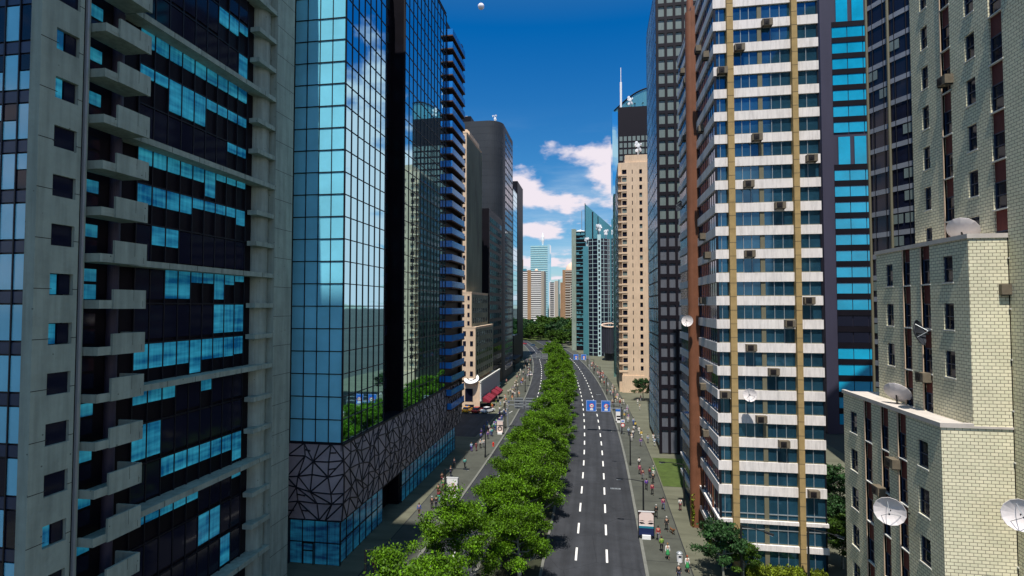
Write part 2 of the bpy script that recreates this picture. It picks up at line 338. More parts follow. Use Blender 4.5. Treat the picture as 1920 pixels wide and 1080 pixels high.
def parts(name, items, mats, parent, limit=100, restname=None, sub=None):
    """items: (x0,x1,y0,y1,z0,z1,mat index) boxes"""
    def key(b): return -showsize(((b[0]+b[1])/2, (b[2]+b[3])/2, (b[4]+b[5])/2), (abs(b[1]-b[0])+abs(b[3]-b[2]))*abs(b[5]-b[4]))
    items = sorted(items, key=key)
    for b in items[:limit]:
        k = b[6] if len(b) > 6 else 0
        ob = MB().box(*b[:6]).build(name, [mats[k]] if isinstance(mats, (list, tuple)) else mats, parent)
        if sub: sub(ob, b)
    if items[limit:]:
        r = MB()
        for b in items[limit:]: r.box(*b[:6], b[6] if len(b) > 6 else 0)
        r.build(restname or name, mats, parent, kind='stuff')
def wall_holes(mb, axis, p0, p1, u0, u1, z0, z1, holes, m=0):
    """slab from plane p0 to p1 (axis 'x': plane x, u = y; 'y': plane y, u = x) with rectangular openings"""
    us = sorted({u0, u1, *[h[0] for h in holes], *[h[1] for h in holes]}); us = [u for u in us if u0 <= u <= u1]
    for a, b in zip(us, us[1:]):
        c = (a+b)/2; hs_ = sorted([(max(h[2], z0), min(h[3], z1)) for h in holes if h[0] <= c <= h[1] and h[3] > z0 and h[2] < z1])
        z = z0
        for (h0, h1) in hs_+[(z1, z1)]:
            if h0 > z+1e-4:
                if axis == 'x': mb.box(p0, p1, a, b, z, h0, m)
                else: mb.box(a, b, p0, p1, z, h0, m)
            z = max(z, h1)
ORD = 'first second third fourth fifth sixth seventh eighth ninth tenth eleventh twelfth thirteenth fourteenth fifteenth sixteenth seventeenth eighteenth nineteenth'.split()
TENS = {2: 'twent', 3: 'thirt', 4: 'fort', 5: 'fift', 6: 'sixt', 7: 'sevent', 8: 'eight', 9: 'ninet'}
def ordw(n):
    if n <= 19: return ORD[n-1]
    t, u = divmod(n, 10); return TENS[t]+('ieth' if u == 0 else 'y-'+ORD[u-1])

# ------------------------------------------------------------------ ground, road, pavements
def cv(y): return -max(0, y-85)**2/2700.0
YS = [-60, 0, 40, 70] + list(range(85, 440, 6))
def strip(mb, xa, xb, z, y0=-60, y1=436, h=.0, m=0):
    ys = [y for y in YS if y0 < y < y1]; ys = [y0]+ys+[y1]
    for a, b in zip(ys, ys[1:]):
        A0, A1, B0, B1 = (xa+cv(a), a), (xb+cv(a), a), (xa+cv(b), b), (xb+cv(b), b)
        mb.poly([(*A0, z), (*A1, z), (*B1, z), (*B0, z)], m)
        if h:
            mb.poly([(*A0, z-h), (*A0, z), (*B0, z), (*B0, z-h)], m); mb.poly([(*A1, z), (*A1, z-h), (*B1, z-h), (*B1, z)], m)
struct('ground', MB().poly([(-5000, -5000, -.06), (5000, -5000, -.06), (5000, 6000, -.06), (-5000, 6000, -.06)]), 'city')
g = MB(); strip(g, -19.7, 4.9, 0.0); struct('road', g, 'asphalt')
g = MB(); strip(g, -12.6, -6.15, .14, h=.16); struct('median', g, 'soil')
g = MB(); strip(g, -12.9, -12.6, .16, h=.17); strip(g, -6.15, -5.85, .16, h=.17); strip(g, 4.8, 5.15, .15, h=.17); strip(g, -19.95, -19.6, .15, h=.17)
struct('kerb', g, 'kerb')
g = MB(); strip(g, 5.15, 9.6, .14, h=.2); struct('pavement_right', g, 'pave')
g = MB(); strip(g, -24.5, -19.95, .14, h=.2); struct('pavement_left', g, 'pave')
g = MB(); strip(g, 9.6, 9.72, .142, h=.2); strip(g, -24.62, -24.5, .142, h=.2)
for k in range(3, 60):                                        # seams between the paving fields
    y = k*6.1; g.poly([(5.2+cv(y), y, .146), (9.6+cv(y), y, .146), (9.6+cv(y), y+.07, .146), (5.2+cv(y), y+.07, .146)])
struct('paving_seams', g, 'joint')
g = MB(); strip(g, 9.72, 46, .13, h=.2); struct('plaza_right', g, 'plaza')
g = MB(); strip(g, -75, -24.62, .13, h=.2); struct('plaza_left', g, 'plaza')
struct('lawn', MB().box(9.9, 19, 86.2, 101.8, .10, .17), 'grass')
struct('lawn_behind_tower', MB().box(30, 60, 66, 84, .10, .17), 'grass')
struct('side_street', MB().box(-62, -25.8, 112, 136.5, .10, .145), 'asphalt')
g = MB()
for x, n0 in ((.9, 61.7-7.1*8), (-2.5, 61.7-7.1*8), (-16.1, 58.6), (-15.95, 1e9)):
    y = n0
    while y < 400:
        for q in range(1):
            a, b = y-1.6, y+1.6
            g.poly([(x-.12+cv(a), a, .006), (x+.12+cv(a), a, .006), (x+.12+cv(b), b, .006), (x-.12+cv(b), b, .006)])
        y += 7.1
struct('lane_markings', g, 'paint')
for n, (x, y, l_) in enumerate(((2.6, 84.3, 'pale drain cover in the outer lane beside the right kerb'), (-20.8+1.9, 112, 'pale drain cover beside the left kerb'), (.2, 172, 'small pale drain cover in the road beyond the blue signs'))):
    d = MB().box(x-.75, x+.75, y-.28, y+.28, .004, .03)
    for k in range(6): d.box(x-.65+k*.22, x-.55+k*.22, y-.22, y+.22, .03, .036, 1)
    tag(d.build('drain_cover', ['galv', 'joint']), l_, 'drain cover')
# park mound beyond the bend
g = MB(); rows = 14; colsn = 16
def mound(x, y): return 11*max(0, min(1, (y-455)/140))*(.75+.25*math.sin(x*.03+1))
for i in range(rows):
    for j in range(colsn):
        q = [(-330+a*22, 440+b*30) for a, b in ((j, i), (j+1, i), (j+1, i+1), (j, i+1))]
        g.poly([(x, y, mound(x, y)+.05) for x, y in q])
struct('hill', g, 'grass')
# moon
mo = MB(); prof = [(10*math.sin(math.pi*i/12), -10*math.cos(math.pi*i/12)) for i in range(13)]
mv = Vector((-.059*.987-.158, .987-.059*.158, .034+.538)).normalized()*1900
mo.lathe(prof, (mv.x, mv.y, mv.z+CAMZ), (0, 0, 1), 20); tag(mo.build('moon', 'moon', smooth=True), 'pale moon high in the blue sky at the top edge', 'moon')

# ------------------------------------------------------------------ concrete tower, near left
def concrete_tower():
    t = thing('concrete_tower', 'grey concrete apartment tower with balconies and bright blue panes at the left edge', 'building', (-38, 38, 0))
    H = 74; X = -31.0; F = 2.875
    core = MB().box(-47, -32.35, 25.5, 50.2, 0, H).box(-32.35, -31.2, 27.6, 28.05, 0, H)
    core.build('wall', 'black', t)
    zb = [33.6+F*k for k in range(-11, 14)]
    # front pier with square windows
    pier = MB(); holes = []
    for k in range(-9, 15):
        zj = 29.0+F*k; holes.append((25.98, 27.36, zj-.36, zj+.9))
    wall_holes(pier, 'x', X-.7, X, 25.1, 27.62, 0, H, holes)
    for k in range(-9, 15):
        zj = 29.0+F*k; pier.box(X-.01, X+.006, 25.1, 26.1, zj-.02, zj+.02, 1); pier.box(X-.01, X+.006, 27.32, 27.62, zj-.02, zj+.02, 1)
    pier.box(X-.05, X+.12, 27.72, 27.84, 0, H, 2)
    pier.box(X-.25, X+.02, 27.86, 28.02, 0, H, 0)
    # round columns and end pier
    pier.tube((-32.45, 46.7, 0), (-32.45, 46.7, H), 1.0, n=24)
    pier.box(X-1.4, X, 47.45, 50.4, 0, H)
    for k in range(-9, 17):
        zj = 27.0+F*k; pier.box(X-.01, X+.006, 47.45, 50.4, zj-.018, zj+.018, 1)
    MB().tube((-32.25, 31.2, 0), (-32.25, 31.2, H), .36, n=20).build('round_column', 'violet', t)  # concrete column coloured dark violet, shade behind the balconies put in
    pier.build('concrete_pier', ['concrete', 'joint', 'galv'], t)
    items = []
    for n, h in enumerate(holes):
        glow = (n*7 % 5) in (1, 3)
        if glow: items += [(X-.32, X-.2, h[0]+.08, h[0]+.55, h[2]+.05, h[3]-.05, 1), (X-.32, X-.2, h[0]+.68, h[1]-.05, h[2]+.05, h[3]-.05, 2)]
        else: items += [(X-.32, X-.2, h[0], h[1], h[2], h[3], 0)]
    parts('window', items, ['dkglass', 'glow', 'dkglass'], t)
    # balconies
    for n, z in enumerate(zb):
        b = MB(); pl = [(-31.7, 28.12), (-30.02, 28.16), (-29.88, 31.2), (-31.7, 31.2)]
        b.prism(pl, z, z+.16)
        b.prism([(-31.1, 28.12), (-30.02, 28.16), (-29.95, 29.05), (-30.07, 29.05), (-30.14, 28.28), (-31.1, 28.24)], z+.16, z+.52)
        hi = z+1.2+.2*((n*5) % 3)/2
        b.box(-30.02, -29.86, 29.0, 31.4, z-.02, hi); b.box(-31.6, -30.02, 31.26, 31.4, z+.10, hi)
        b.box(-29.865, -29.856, 30.45, 30.47, z+.5, hi, 1); b.box(-29.865, -29.856, 31.15, 31.17, z+.1, z+.5, 1)
        b.build('balcony', ['concrete', 'joint'], t)
    # glazing behind the balconies
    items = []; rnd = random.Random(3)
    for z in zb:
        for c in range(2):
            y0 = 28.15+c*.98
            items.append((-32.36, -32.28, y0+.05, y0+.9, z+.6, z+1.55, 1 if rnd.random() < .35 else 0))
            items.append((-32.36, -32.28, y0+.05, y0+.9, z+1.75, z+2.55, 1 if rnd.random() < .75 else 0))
    parts('balcony_window', items, ['dkglass', 'glow'], t)
    # curtain wall with the pattern of panes given an added glow
    cw = 1.31; y0 = 32.9; Sh, Md, Tl = .78, 1.36, 2.42
    pat = {-3: {2: Md, 3: Md, 6: Sh}, -2: {6: Md, 7: Md, 8: Sh}, -1: {8: 2.0}, 0: {i: Md for i in range(9)},
           1: {0: Sh, 1: Sh, 2: Tl, 3: Tl, 4: Tl, 5: Sh, 6: Sh, 7: Sh, 8: Sh}, 2: {7: Sh, 8: Sh},
           3: {0: Md, 1: Md, 2: Md, 3: Md, 4: Md, 5: Tl, 6: Sh, 7: Sh, 8: Sh}, 4: {0: Md, 1: Md, 2: Md, 3: Md, 4: Sh, 5: Sh, 6: Sh, 7: Sh, 8: Md},
           5: {1: Md, 2: Md}, 6: {2: Tl, 3: Tl, 4: 1.1, 5: 1.1, 6: Tl, 7: 1.1, 8: Sh}, 7: {6: Tl, 7: Tl, 8: Tl},
           8: {0: Md+.4, 1: Md+.4, 2: Md+.4, 3: Md+.4, 4: Tl+.2, 5: Md+.3, 6: Md+.3, 7: Md+.3, 8: Md+.2}, 9: {0: Md, 1: Md, 2: Md, 5: Md}, 10: {0: Tl, 1: Tl},
           11: {2: Md, 3: Md, 4: Md, 5: Md, 6: Md, 7: Md, 8: Tl}, 12: {0: Md, 1: Md, 2: Md, 3: Md, 4: Md, 8: 1.1}, 13: {5: Tl, 6: Tl}, 14: {7: Tl}, 15: {3: Md, 4: Md}}
    glow = []; fr = MB(); dk = []
    for r in range(-7, 16):
        zt = 48.25-F*r
        for c in range(9):
            ya, yb = y0+c*cw+.06, y0+(c+1)*cw-.06
            h = pat.get(r, {}).get(c, 0)
            if h: glow.append((-32.34, -32.22, ya, yb, zt-h, zt))
            else: dk.append((-32.34, -32.24, ya, yb, zt-2.5, zt-.05))
        fr.box(-32.36, -32.2, y0, y0+9*cw, zt+.02, zt+.12)
    for c in range(10): fr.box(-32.36, -32.19, y0+c*cw-.045, y0+c*cw+.045, 0, H)
    parts('glow_pane', glow, ['glow'], t); parts('dark_window', dk, ['dkglass'], t); fr.build('mullions', 'frame', t)
    for k in range(-3, 6):
        z = 48.4-F*3*k; b = MB().box(-32.4, -31.02, 31.3, 47.4, z-.42, z)
        for q in range(6): b.box(-31.03, -31.012, 31.9+q*2.75, 31.93+q*2.75, z-.42, z, 1)
        if 0 < z < H: b.build('ledge', ['concrete', 'joint'], t)
    for k in range(-8, 17):
        z = 48.4-F*k
        if k % 3 and 0 < z < H: MB().box(-32.0, -31.05, 44.7, 47.4, z-.42, z).build('ledge', 'concrete', t)
    # glass front facing the camera
    items = []; rnd = random.Random(12); fr = MB()
    for c in range(6):
        x1 = X-.75-c*1.02; x0 = x1-.94
        for r in range(-9, 15):
            z = 28.2+F*r
            items.append((x0, x1, 25.36, 25.42, z-.02, z+.62, 2))
            k = 1 if rnd.random() < .62 else 0
            if rnd.random() < .3: items += [(x0, x1, 25.36, 25.42, z+.74, z+1.78, k), (x0, x1, 25.36, 25.42, z+1.86, z+2.75, 1-k)]
            else: items.append((x0, x1, 25.36, 25.42, z+.74, z+2.75, k))
        fr.box(x1, x1+.08, 25.3, 25.46, 0, H)
    fr.box(-47, -31.7, 25.44, 25.5, 0, H)
    parts('front_pane', items, ['dkglass', 'skytone', 'navy'], t); fr.build('front_mullions', 'frame', t)
concrete_tower()

# unseen tower added behind the viewpoint, sized to shade the glass tower's lower panes
def rear_tower():
    t = thing('shade_tower', 'plain dark tower added unseen behind the viewpoint to shade the glass tower', 'building', (-33, -13, 0))
    MB().box(-44, -26.5, -20, -6, 0, 172).build('wall', 'charcoal', t)
    r = MB()
    for k in range(50): r.box(-43.5, -27, -5.99, -5.9, 3+k*3.3, 4.7+k*3.3)
    r.build('window_band', 'dkglass', t)
rear_tower()

# ------------------------------------------------------------------ glass tower, left
def glass_tower():
    t = thing('glass_tower', 'tall blue mirror-glass tower with triangulated lattice band above its ground floor', 'building', (-36, 78, 0))
    X = -27.2; Y0 = 54.2; P = 2.455; z0 = 28-P*6.25; H = 81.5
    rows = [28-P*6+P*k for k in range(0, 29)]
    MB().box(-48, X-.25, Y0+.25, 65.6, 5, H-.2).box(-48, X-2.2, 65.6, 72.6, 0, H-.6).box(-48, X-.25, 72.6, 103, 5, H-.4).box(-48, X-.6, Y0+.6, 65.6, 0, 5).box(-48, X-.6, 72.6, 103, 0, 5).build('wall', 'black', t)
    south = []; east = []; fr = MB(); rnd = random.Random(5)
    cx_ = [-27.25-1.5*k for k in range(5)]
    for a, b in zip(cx_, cx_[1:]):
        for z in rows[:-1]:
            south.append((b+.04, a-.04, Y0+.06, Y0+.12, z+.04, min(z+P-.04, H)))
    for z in rows:
        fr.box(-33.4, X+.02, Y0, Y0+.3, z-.05, z+.05); fr.box(X-.3, X, Y0, 65.6, z-.05, z+.05); fr.box(X-.3, X, 72.6, 93.6, z-.05, z+.05)
    for x in cx_: fr.box(x-.04, x+.04, Y0-.02, Y0+.3, 12.4, H)
    fr.box(-33.6, -33.25, Y0-.03, Y0+.3, 0, H)
    for (a, b) in ((Y0+.1, 65.6), (72.6, 93.6)):
        n = int(round((b-a)/1.69)); s = (b-a)/n
        for i in range(n+1): fr.box(X-.3, X+.02, a+i*s-.035, a+i*s+.035, 12.4, H)
        for i in range(n):
            for z in rows[:-1]: east.append((X-.12, X-.06, a+i*s+.035, a+(i+1)*s-.035, z+.05, min(z+P-.05, H)))
    parts('south_pane', south, ['skytone'], t); parts('east_pane', east, ['mirg'], t)
    fr.box(X-.4, X+.03, Y0-.03, 93.7, H-.12, H+.1); fr.build('mullions', 'frame', t)
    rec = []
    for k in range(28):
        for c in range(3):
            z = 14+P*k; y = 66.6+c*2.0
            if (k*3+c*2) % 7 < 5: rec.append((X-2.2, X-2.1, y, y+1.0, z, z+1.5, (k+c) % 3 == 0))
    parts('recess_window', [(*r[:6], int(r[6])) for r in rec], ['mirb', 'dkglass'], t)
    # balconies
    for k in range(29):
        z = 79.2-P*k
        if z < 9: break
        b = MB().box(X-.3, X+1.15, 93.75, 103.2, z-1.35, z-1.12); ob = b.build('balcony', 'brown', t)
        r = MB().box(X-.1, X+1.13, 93.80, 93.86, z-1.10, z).box(X+1.07, X+1.13, 93.86, 103.1, z-1.10, z)
        r.build('glass_rail', 'railblue', ob)
    MB().box(X-.3, X+.4, 103.2, 104.4, 8, 81).box(X-.28, X-.1, 93.8, 103.2, 10, 79.4).build('end_wall', 'ink', t)
    # lattice band: grey shell with triangle ribs, bulging a little
    rnd = random.Random(2)
    def surf(u, v):    # u along the perimeter from the south-west corner, v 0..1 height
        z = 5.0+v*8.15; bul = .10+.25*math.sin(math.pi*v)
        if u < 6.2: return Vector((-33.3+u, Y0-bul, z))
        return Vector((X+bul, Y0+(u-6.2), z))
    tot = 6.2+50.4; nu, nv = 36, 5
    us = [0, 1.6, 3.2, 4.8, 6.2]+[6.2+50.4*(i+1)/(nu-4) for i in range(nu-4)]
    grid = []
    for j in range(nv+1):
        row = []
        for i, u in enumerate(us):
            du = 0 if i in (0, 4, len(us)-1) else rnd.uniform(-.5, .5); dv = 0 if j in (0, nv) else rnd.uniform(-.055, .055)
            row.append(surf(u+du, j/nv+dv))
        grid.append(row)
    sh = MB(); rb = MB()
    def rib(a, b): rb.tube(a, b, .085, n=5, cap=False)
    for j in range(nv):
        for i in range(len(us)-1):
            a, b, c, d = grid[j][i], grid[j][i+1], grid[j+1][i+1], grid[j+1][i]
            if rnd.random() < .5: sh.poly([a, b, c]); sh.poly([a, c, d]); rib(a, c)
            else: sh.poly([a, b, d]); sh.poly([b, c, d]); rib(b, d)
            rib(a, b); rib(a, d)
            if rnd.random() < .35:
                m_ = (a+b+c+d)/4; rib(m_, (a+d)/2); 
    for i in range(len(us)-1): rib(grid[nv][i], grid[nv][i+1])
    sh.build('lattice_shell', 'steelgrey', t); rb.build('lattice_ribs', 'frame', t)
    MB().box(-33.3, X-.2, Y0+.02, 104, 4.85, 5.0).box(-33.3, X+.2, Y0+.0, 104, 13.0, 13.15).build('lattice_soffit', 'frame', t)
    # ground floor glazing
    gl = []; fr = MB()
    for k in range(4):
        a = -27.5-1.45*k; gl += [(a-1.38, a, Y0+.35, Y0+.42, 2.5, 4.8), (a-1.38, a, Y0+.35, Y0+.42, .15, 2.4)]
        fr.box(a, a+.1, Y0+.3, Y0+.5, 0, 4.85)
    fr.box(-33.3, -27.3, Y0+.3, Y0+.5, 2.4, 2.5)
    y = Y0+.5
    while y < 101:
        if not 65.5 < y < 72.6: gl += [(X-.52, X-.46, y, y+1.6, .2, 2.35), (X-.52, X-.46, y, y+1.6, 2.5, 4.8)]; fr.box(X-.55, X-.38, y-.05, y+.05, 0, 4.85)
        y += 1.69
    fr.box(X-.55, X-.38, Y0+.4, 65.6, 2.36, 2.48); fr.box(X-.55, X-.38, 72.6, 102, 2.36, 2.48)
    parts('ground_floor_pane', gl, ['shop'], t); fr.build('ground_floor_frame', 'frame', t)
    d = MB().box(-30.55, -30.45, Y0+.22, Y0+.34, .1, 2.4).box(-31.75, -31.65, Y0+.22, Y0+.34, .1, 2.4).box(-31.75, -30.45, Y0+.22, Y0+.34, 2.3, 2.42).box(-31.65, -30.55, Y0+.22, Y0+.34, 1.5, 1.6)
    d.build('entrance_door', 'frame', t)
glass_tower()

# ------------------------------------------------------------------ generic block with windows
def grid_windows(face, plane, u0, u1, z0, z1, nu, nz, fu=.55, fz=.5, depth=.06, mi=None, rnd=None):
    out = []; su = (u1-u0)/nu; sz = (z1-z0)/nz
    for i in range(nu):
        for k in range(nz):
            a = u0+su*(i+.5-fu/2); b = a+su*fu; c = z0+sz*(k+.5-fz/2); d = c+sz*fz; q = mi(i, k) if mi else 0
            if q is None: continue
            if face == 'S': out.append((a, b, plane-depth, plane+.05, c, d, q))
            elif face == 'E': out.append((plane-.05, plane+depth, a, b, c, d, q))
            elif face == 'W': out.append((plane-depth, plane+.05, a, b, c, d, q))
    return out

# beige stepped block
def beige_block():
    t = thing('stepped_block', 'narrow stepped beige block with a finned podium beside the blue glass tower', 'building', (-38, 150, 0))
    Y = 139.5; wl = MB(); wl2 = MB(); it = []; rd = random.Random(1)
    for (x1, y1, z0, z1) in ((-34.8, 158, 31.6, 75), (-33.3, 161, 22.2, 31.6), (-32.2, 163.5, 8.2, 22.2)):
        wl.box(-55, x1, Y, y1, z0, z1); wl2.box(x1-.1, x1+.06, Y+.25, y1+.02, z0, z1-.4)
        wl.box(-55, x1+.12, Y-.05, y1+.05, z1-.02, z1+.25)
    for k in range(4): wl.box(-50, -35.2-k*1.2, Y+5+k*4, 157, 75, 77+k*1.6)
    wl.box(-55, -31.0, Y, 168, 0, 7.6)
    for q in range(16): wl2.box(-34.9+.1, -34.68, Y+1+q*1.18, Y+1.5+q*1.18, 31.8, 74.5); 
    wl.build('wall', 'beige', t); wl2.build('shaded_side', 'beigedark', t)  # east side overlaid darker, its shade painted in
    it += grid_windows('S', Y, -35.9, -34.9, 31.8, 74, 1, 16, .6, .45)
    it += grid_windows('S', Y, -36.3, -33.4, 22.3, 31.3, 2, 4, .42, .5)
    it += grid_windows('S', Y, -36.2, -32.3, 8.6, 22, 2, 5, .42, .48)
    it += [(-35.0, -32.9, Y-.05, Y+.05, 2.6, 6.0), (-35.0, -32.6, Y-.05, Y+.05, .2, 1.8)]
    it += grid_windows('E', -32.1, Y+1, 162, 9, 21.6, 8, 5, .4, .5) + grid_windows('E', -33.2, Y+1, 160, 22.6, 31, 8, 3, .4, .5)
    parts('window', it, ['dkglass'], t)
    f = MB().box(-31.05, -30.6, Y-.02, 168, 7.6, 8.1)
    for k in range(22): f.box(-31.0, -30.65, Y+.1+k*1.3, Y+.45+k*1.3, 3.0, 7.6)
    f.box(-31.0, -30.62, Y, 168, 2.7, 3.0); f.build('podium_fins', 'sill', t)
    MB().box(-31.0, -30.9, Y+.2, 168, 3.0, 7.5).box(-31.0, -30.9, Y+.2, 168, .1, 2.6).build('podium_glazing', 'dkglass', t)
beige_block()
def roof_disc():
    t = thing('roof_sign', 'white oval sign with a black curved mark on the corner of the beige podium', 'sign', (-33.2, 139, 8.3))
    ax = Vector((0, -.55, .83)); vv = Vector((0, .83, .55)); c0 = Vector((-33.3, 139.6, 8.7))
    MB().lathe([(0, -.3), (2.0, -.3), (2.0, 0), (0, .01)], c0, ax, 28).build('sign_disc', 'signwhite', t)
    c = MB(); pp = [c0+ax*.06+Vector((-1.2+.24*k, 0, 0))-vv*(.9*math.sin(math.pi*k/10)-.1) for k in range(11)]
    for a, b in zip(pp, pp[1:]): c.tube(a, b, .13, n=6)
    c.build('painted_curve', 'carblack', t)
roof_disc()
aw = []
for k, (y, lb) in enumerate(((141.2, 'maroon awning nearest the cars, on the finned podium'), (145.6, 'second maroon awning from the cars, on the finned podium'), (152.5, 'third maroon awning, half way along the finned podium'), (157.5, 'farthest maroon awning along the finned podium'))):
    m_ = MB().poly([(-30.6, y, 3.6), (-30.6, y+3.9, 3.6), (-28.6, y+3.9, 2.5), (-28.6, y, 2.5)]).poly([(-28.6, y, 2.5), (-28.6, y+3.9, 2.5), (-28.6, y+3.9, 2.15), (-28.6, y, 2.15)])
    m_.poly([(-30.6, y, 3.6), (-28.6, y, 2.5), (-28.6, y, 2.15), (-30.6, y, 2.4)]).poly([(-30.6, y+3.9, 3.6), (-28.6, y+3.9, 2.5), (-28.6, y+3.9, 2.15), (-30.6, y+3.9, 2.4)])
    for q in range(5): m_.box(-30.6, -28.55, y+q*.95, y+q*.95+.06, 2.12, 2.2)
    a = m_.build('awning', 'awning'); tag(a, lb, 'awning', 'maroon awnings along the podium')

# charcoal rounded tower
def charcoal_tower():
    t = thing('charcoal_tower', 'tall charcoal tower with a rounded corner and a penthouse on its roof', 'building', (-44, 205, 0))
    r = 5.5; x1 = -35.2; y0 = 195; pl = [(-62, y0), (x1-r, y0)]+[(x1-r+r*math.sin(a), y0+r-r*math.cos(a)) for a in [math.pi/2*i/10 for i in range(1, 11)]]+[(x1, 222), (-62, 222)]
    MB().prism(pl, 0, 98).build('wall', 'charcoal', t, smooth=False)
    b = MB()
    for k in range(36): b.prism([(p[0]+.01, p[1]-.02) if i < 12 else p for i, p in enumerate(pl)], 3+k*2.65, 3.08+k*2.65)
    b.build('floor_seams', 'charcoal', t)
    MB().box(-60, -47.5, 197, 215, 98, 100.8).build('penthouse', 'ink', t)
    it = grid_windows('E', x1, 203, 221, 3, 96, 5, 34, .8, .7)
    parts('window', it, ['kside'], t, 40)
    v = MB().box(-56, -53.5, 200, 202, 100.8, 102); MB_v = v.build('vent', 'antenna', t); MB().box(-51.5, -49.5, 200, 202, 100.8, 102).build('vent', 'antenna', t)
charcoal_tower()
def slim_towers():
    t = thing('slim_glass_tower', 'slim pale blue glass tower on a dark base behind the charcoal tower', 'building', (-42, 255, 0))
    MB().box(-56, -39.4, 250, 262, 0, 84).build('wall', 'mirg', t)
    f = MB()
    for k in range(30): f.box(-56.05, -39.35, 249.93, 262, 14+k*2.4, 14.12+k*2.4)
    for k in range(5): f.box(-42.7+k*.8, -42.6+k*.8, 249.9, 250, 14, 84)
    f.build('mullions', 'frame', t)
    MB().box(-60, -38.6, 246, 266, 0, 14.2).build('base', 'ink', t); MB().box(-44, -38.6, 246, 249.9, 14.2, 14.6).build('roof_edge', 'sill', t)
    t = thing('black_slab_tower', 'black slab tower standing behind the slim glass tower', 'building', (-44, 280, 0))
    MB().box(-62, -40.3, 270, 290, 0, 92.5).build('wall', 'ink', t)
    parts('window', grid_windows('S', 270, -47, -40.6, 4, 90, 3, 26, .5, .5), ['dkglass'], t, 20)
    t = thing('black_block', 'low black block with a small pale doorway behind the beige podium', 'building', (-40, 180, 0))
    MB().box(-58, -34.8, 170, 194.5, 0, 60).build('wall', 'ink', t)
    MB().box(-34.8, -34.7, 183, 184.2, 1, 4.6).build('door', 'sill', t)  # plain white panel as the door
    parts('window', grid_windows('E', -34.8, 171, 193, 6, 58, 6, 18, .7, .6), ['dkglass'], t, 40)
    t = thing('black_pavilion', 'low black pavilion with flat canopy by the left pavement bend', 'building', (-40, 235, 0))
    MB().box(-58, -37.5, 226, 244, 0, 5).box(-58, -34.5, 224, 245, 5, 5.5).build('wall', 'ink', t)
    MB().box(-37.5, -37.4, 227, 243, .3, 4.5).build('glazing', 'dkglass', t)
    for y in (225, 244): MB().box(-35, -34.7, y, y+.3, 0, 5).build('post', 'lamp', t)
slim_towers()

# ------------------------------------------------------------------ white banded tower
KX, KY, KE, KN, KH = 12.7, 60.4, 23.4, 86.6, 67.0
def banded_tower():
    t = thing('banded_tower', 'tall office tower of white bands and dark glass with tan pilasters and a rust column', 'building', (18, 73, 0))
    P = 2.51
    MB().box(KX+.35, KE-.3, KY+.35, KN-.3, 0, KH-.4).build('wall', 'ink', t)
    bz = [28.1+P*k for k in range(-8, 16)]
    for z in bz:
        MB().box(KX, KE, KY, KN, z, z+.98).build('band', 'white', t)
    MB().box(KX-.1, KE+.1, KY-.1, KN+.1, 5.1, 5.45).build('band', 'white', t)
    MB().box(KX-.1, KE+.1, KY-.1, KN+.1, 2.35, 2.95).build('band', 'white', t)
    MB().box(KX, KE, KY, KN, KH-.5, KH).build('roof', 'white', t)
    win = []; ml = MB()
    zs = [(a+.98, b) for a, b in zip(bz, bz[1:])]+[(5.45, bz[0]), (2.95, 5.1), (.1, 2.35)]
    for (a, b) in zs:
        for (x0, x1) in ((KX+.15, 14.0), (14.75, 17.3), (17.75, 20.6), (21.2, KE-.1)): win.append((x0, x1, KY+.22, KY+.3, a, b))
        for (y0, y1) in ((KY+.15, 66.5), (66.6, 70.8), (72.3, 78.9), (79, KN-.1)): win.append((KX+.22, KX+.3, y0, y1, a, b))
        ml.box(17.3, 17.75, KY+.1, KY+.34, a, b, 1)
        for x in (13.35, 15.6, 16.45, 18.65, 19.6, 22.2): ml.box(x-.03, x+.03, KY+.14, KY+.3, a, b)
        for i in range(24):
            y = KY+.7+i*1.08
            if y < KN: ml.box(KX+.185, KX+.3, y-.05, y+.05, a, b, 2)
        ml.box(KX+.08, KX+.3, KY+.05, KY+.16, a, b, 2); ml.box(KE-.12, KE, KY+.1, KY+.3, a, b, 2)
        ml.box(KX+.1, KE-.05, KY+.16, KY+.33, a, a+.09, 1)
    ml.box(KX+.1, KE-.05, KY+.15, KY+.32, 6.0, 6.1, 0); ml.box(KX+.1, KE-.05, KY+.15, KY+.32, 4.4, 4.5, 0)
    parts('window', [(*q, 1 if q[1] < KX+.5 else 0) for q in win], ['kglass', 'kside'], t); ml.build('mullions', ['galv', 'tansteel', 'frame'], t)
    for (x0, x1) in ((14.05, 14.7), (20.62, 21.18)):
        p = MB().box(x0, x1, KY-.45, KY+.3, 0, KH+1)
        for k in range(48): p.box(x0-.006, x1+.006, KY-.456, KY-.3, k*1.45, k*1.45+.035, 1)
        p.build('pilaster', ['tan', 'joint'], t)
    MB().tube((12.15, 71.5, 0), (12.15, 71.5, 66.4), .62, n=28).box(12.2, 13.0, 70.9, 72.1, 0, 67.0).build('column', 'rust', t, smooth=False)
    MB().tube((12.45, 73.2, 0), (12.45, 73.2, 69), .45, n=20).build('column', 'rust', t)
    for k in range(3): MB().box(KX-.06, KX+.1, KY+3+k*6, KY+3.2+k*6, 0, 8).build('corner_post', 'rust', t)
banded_tower()

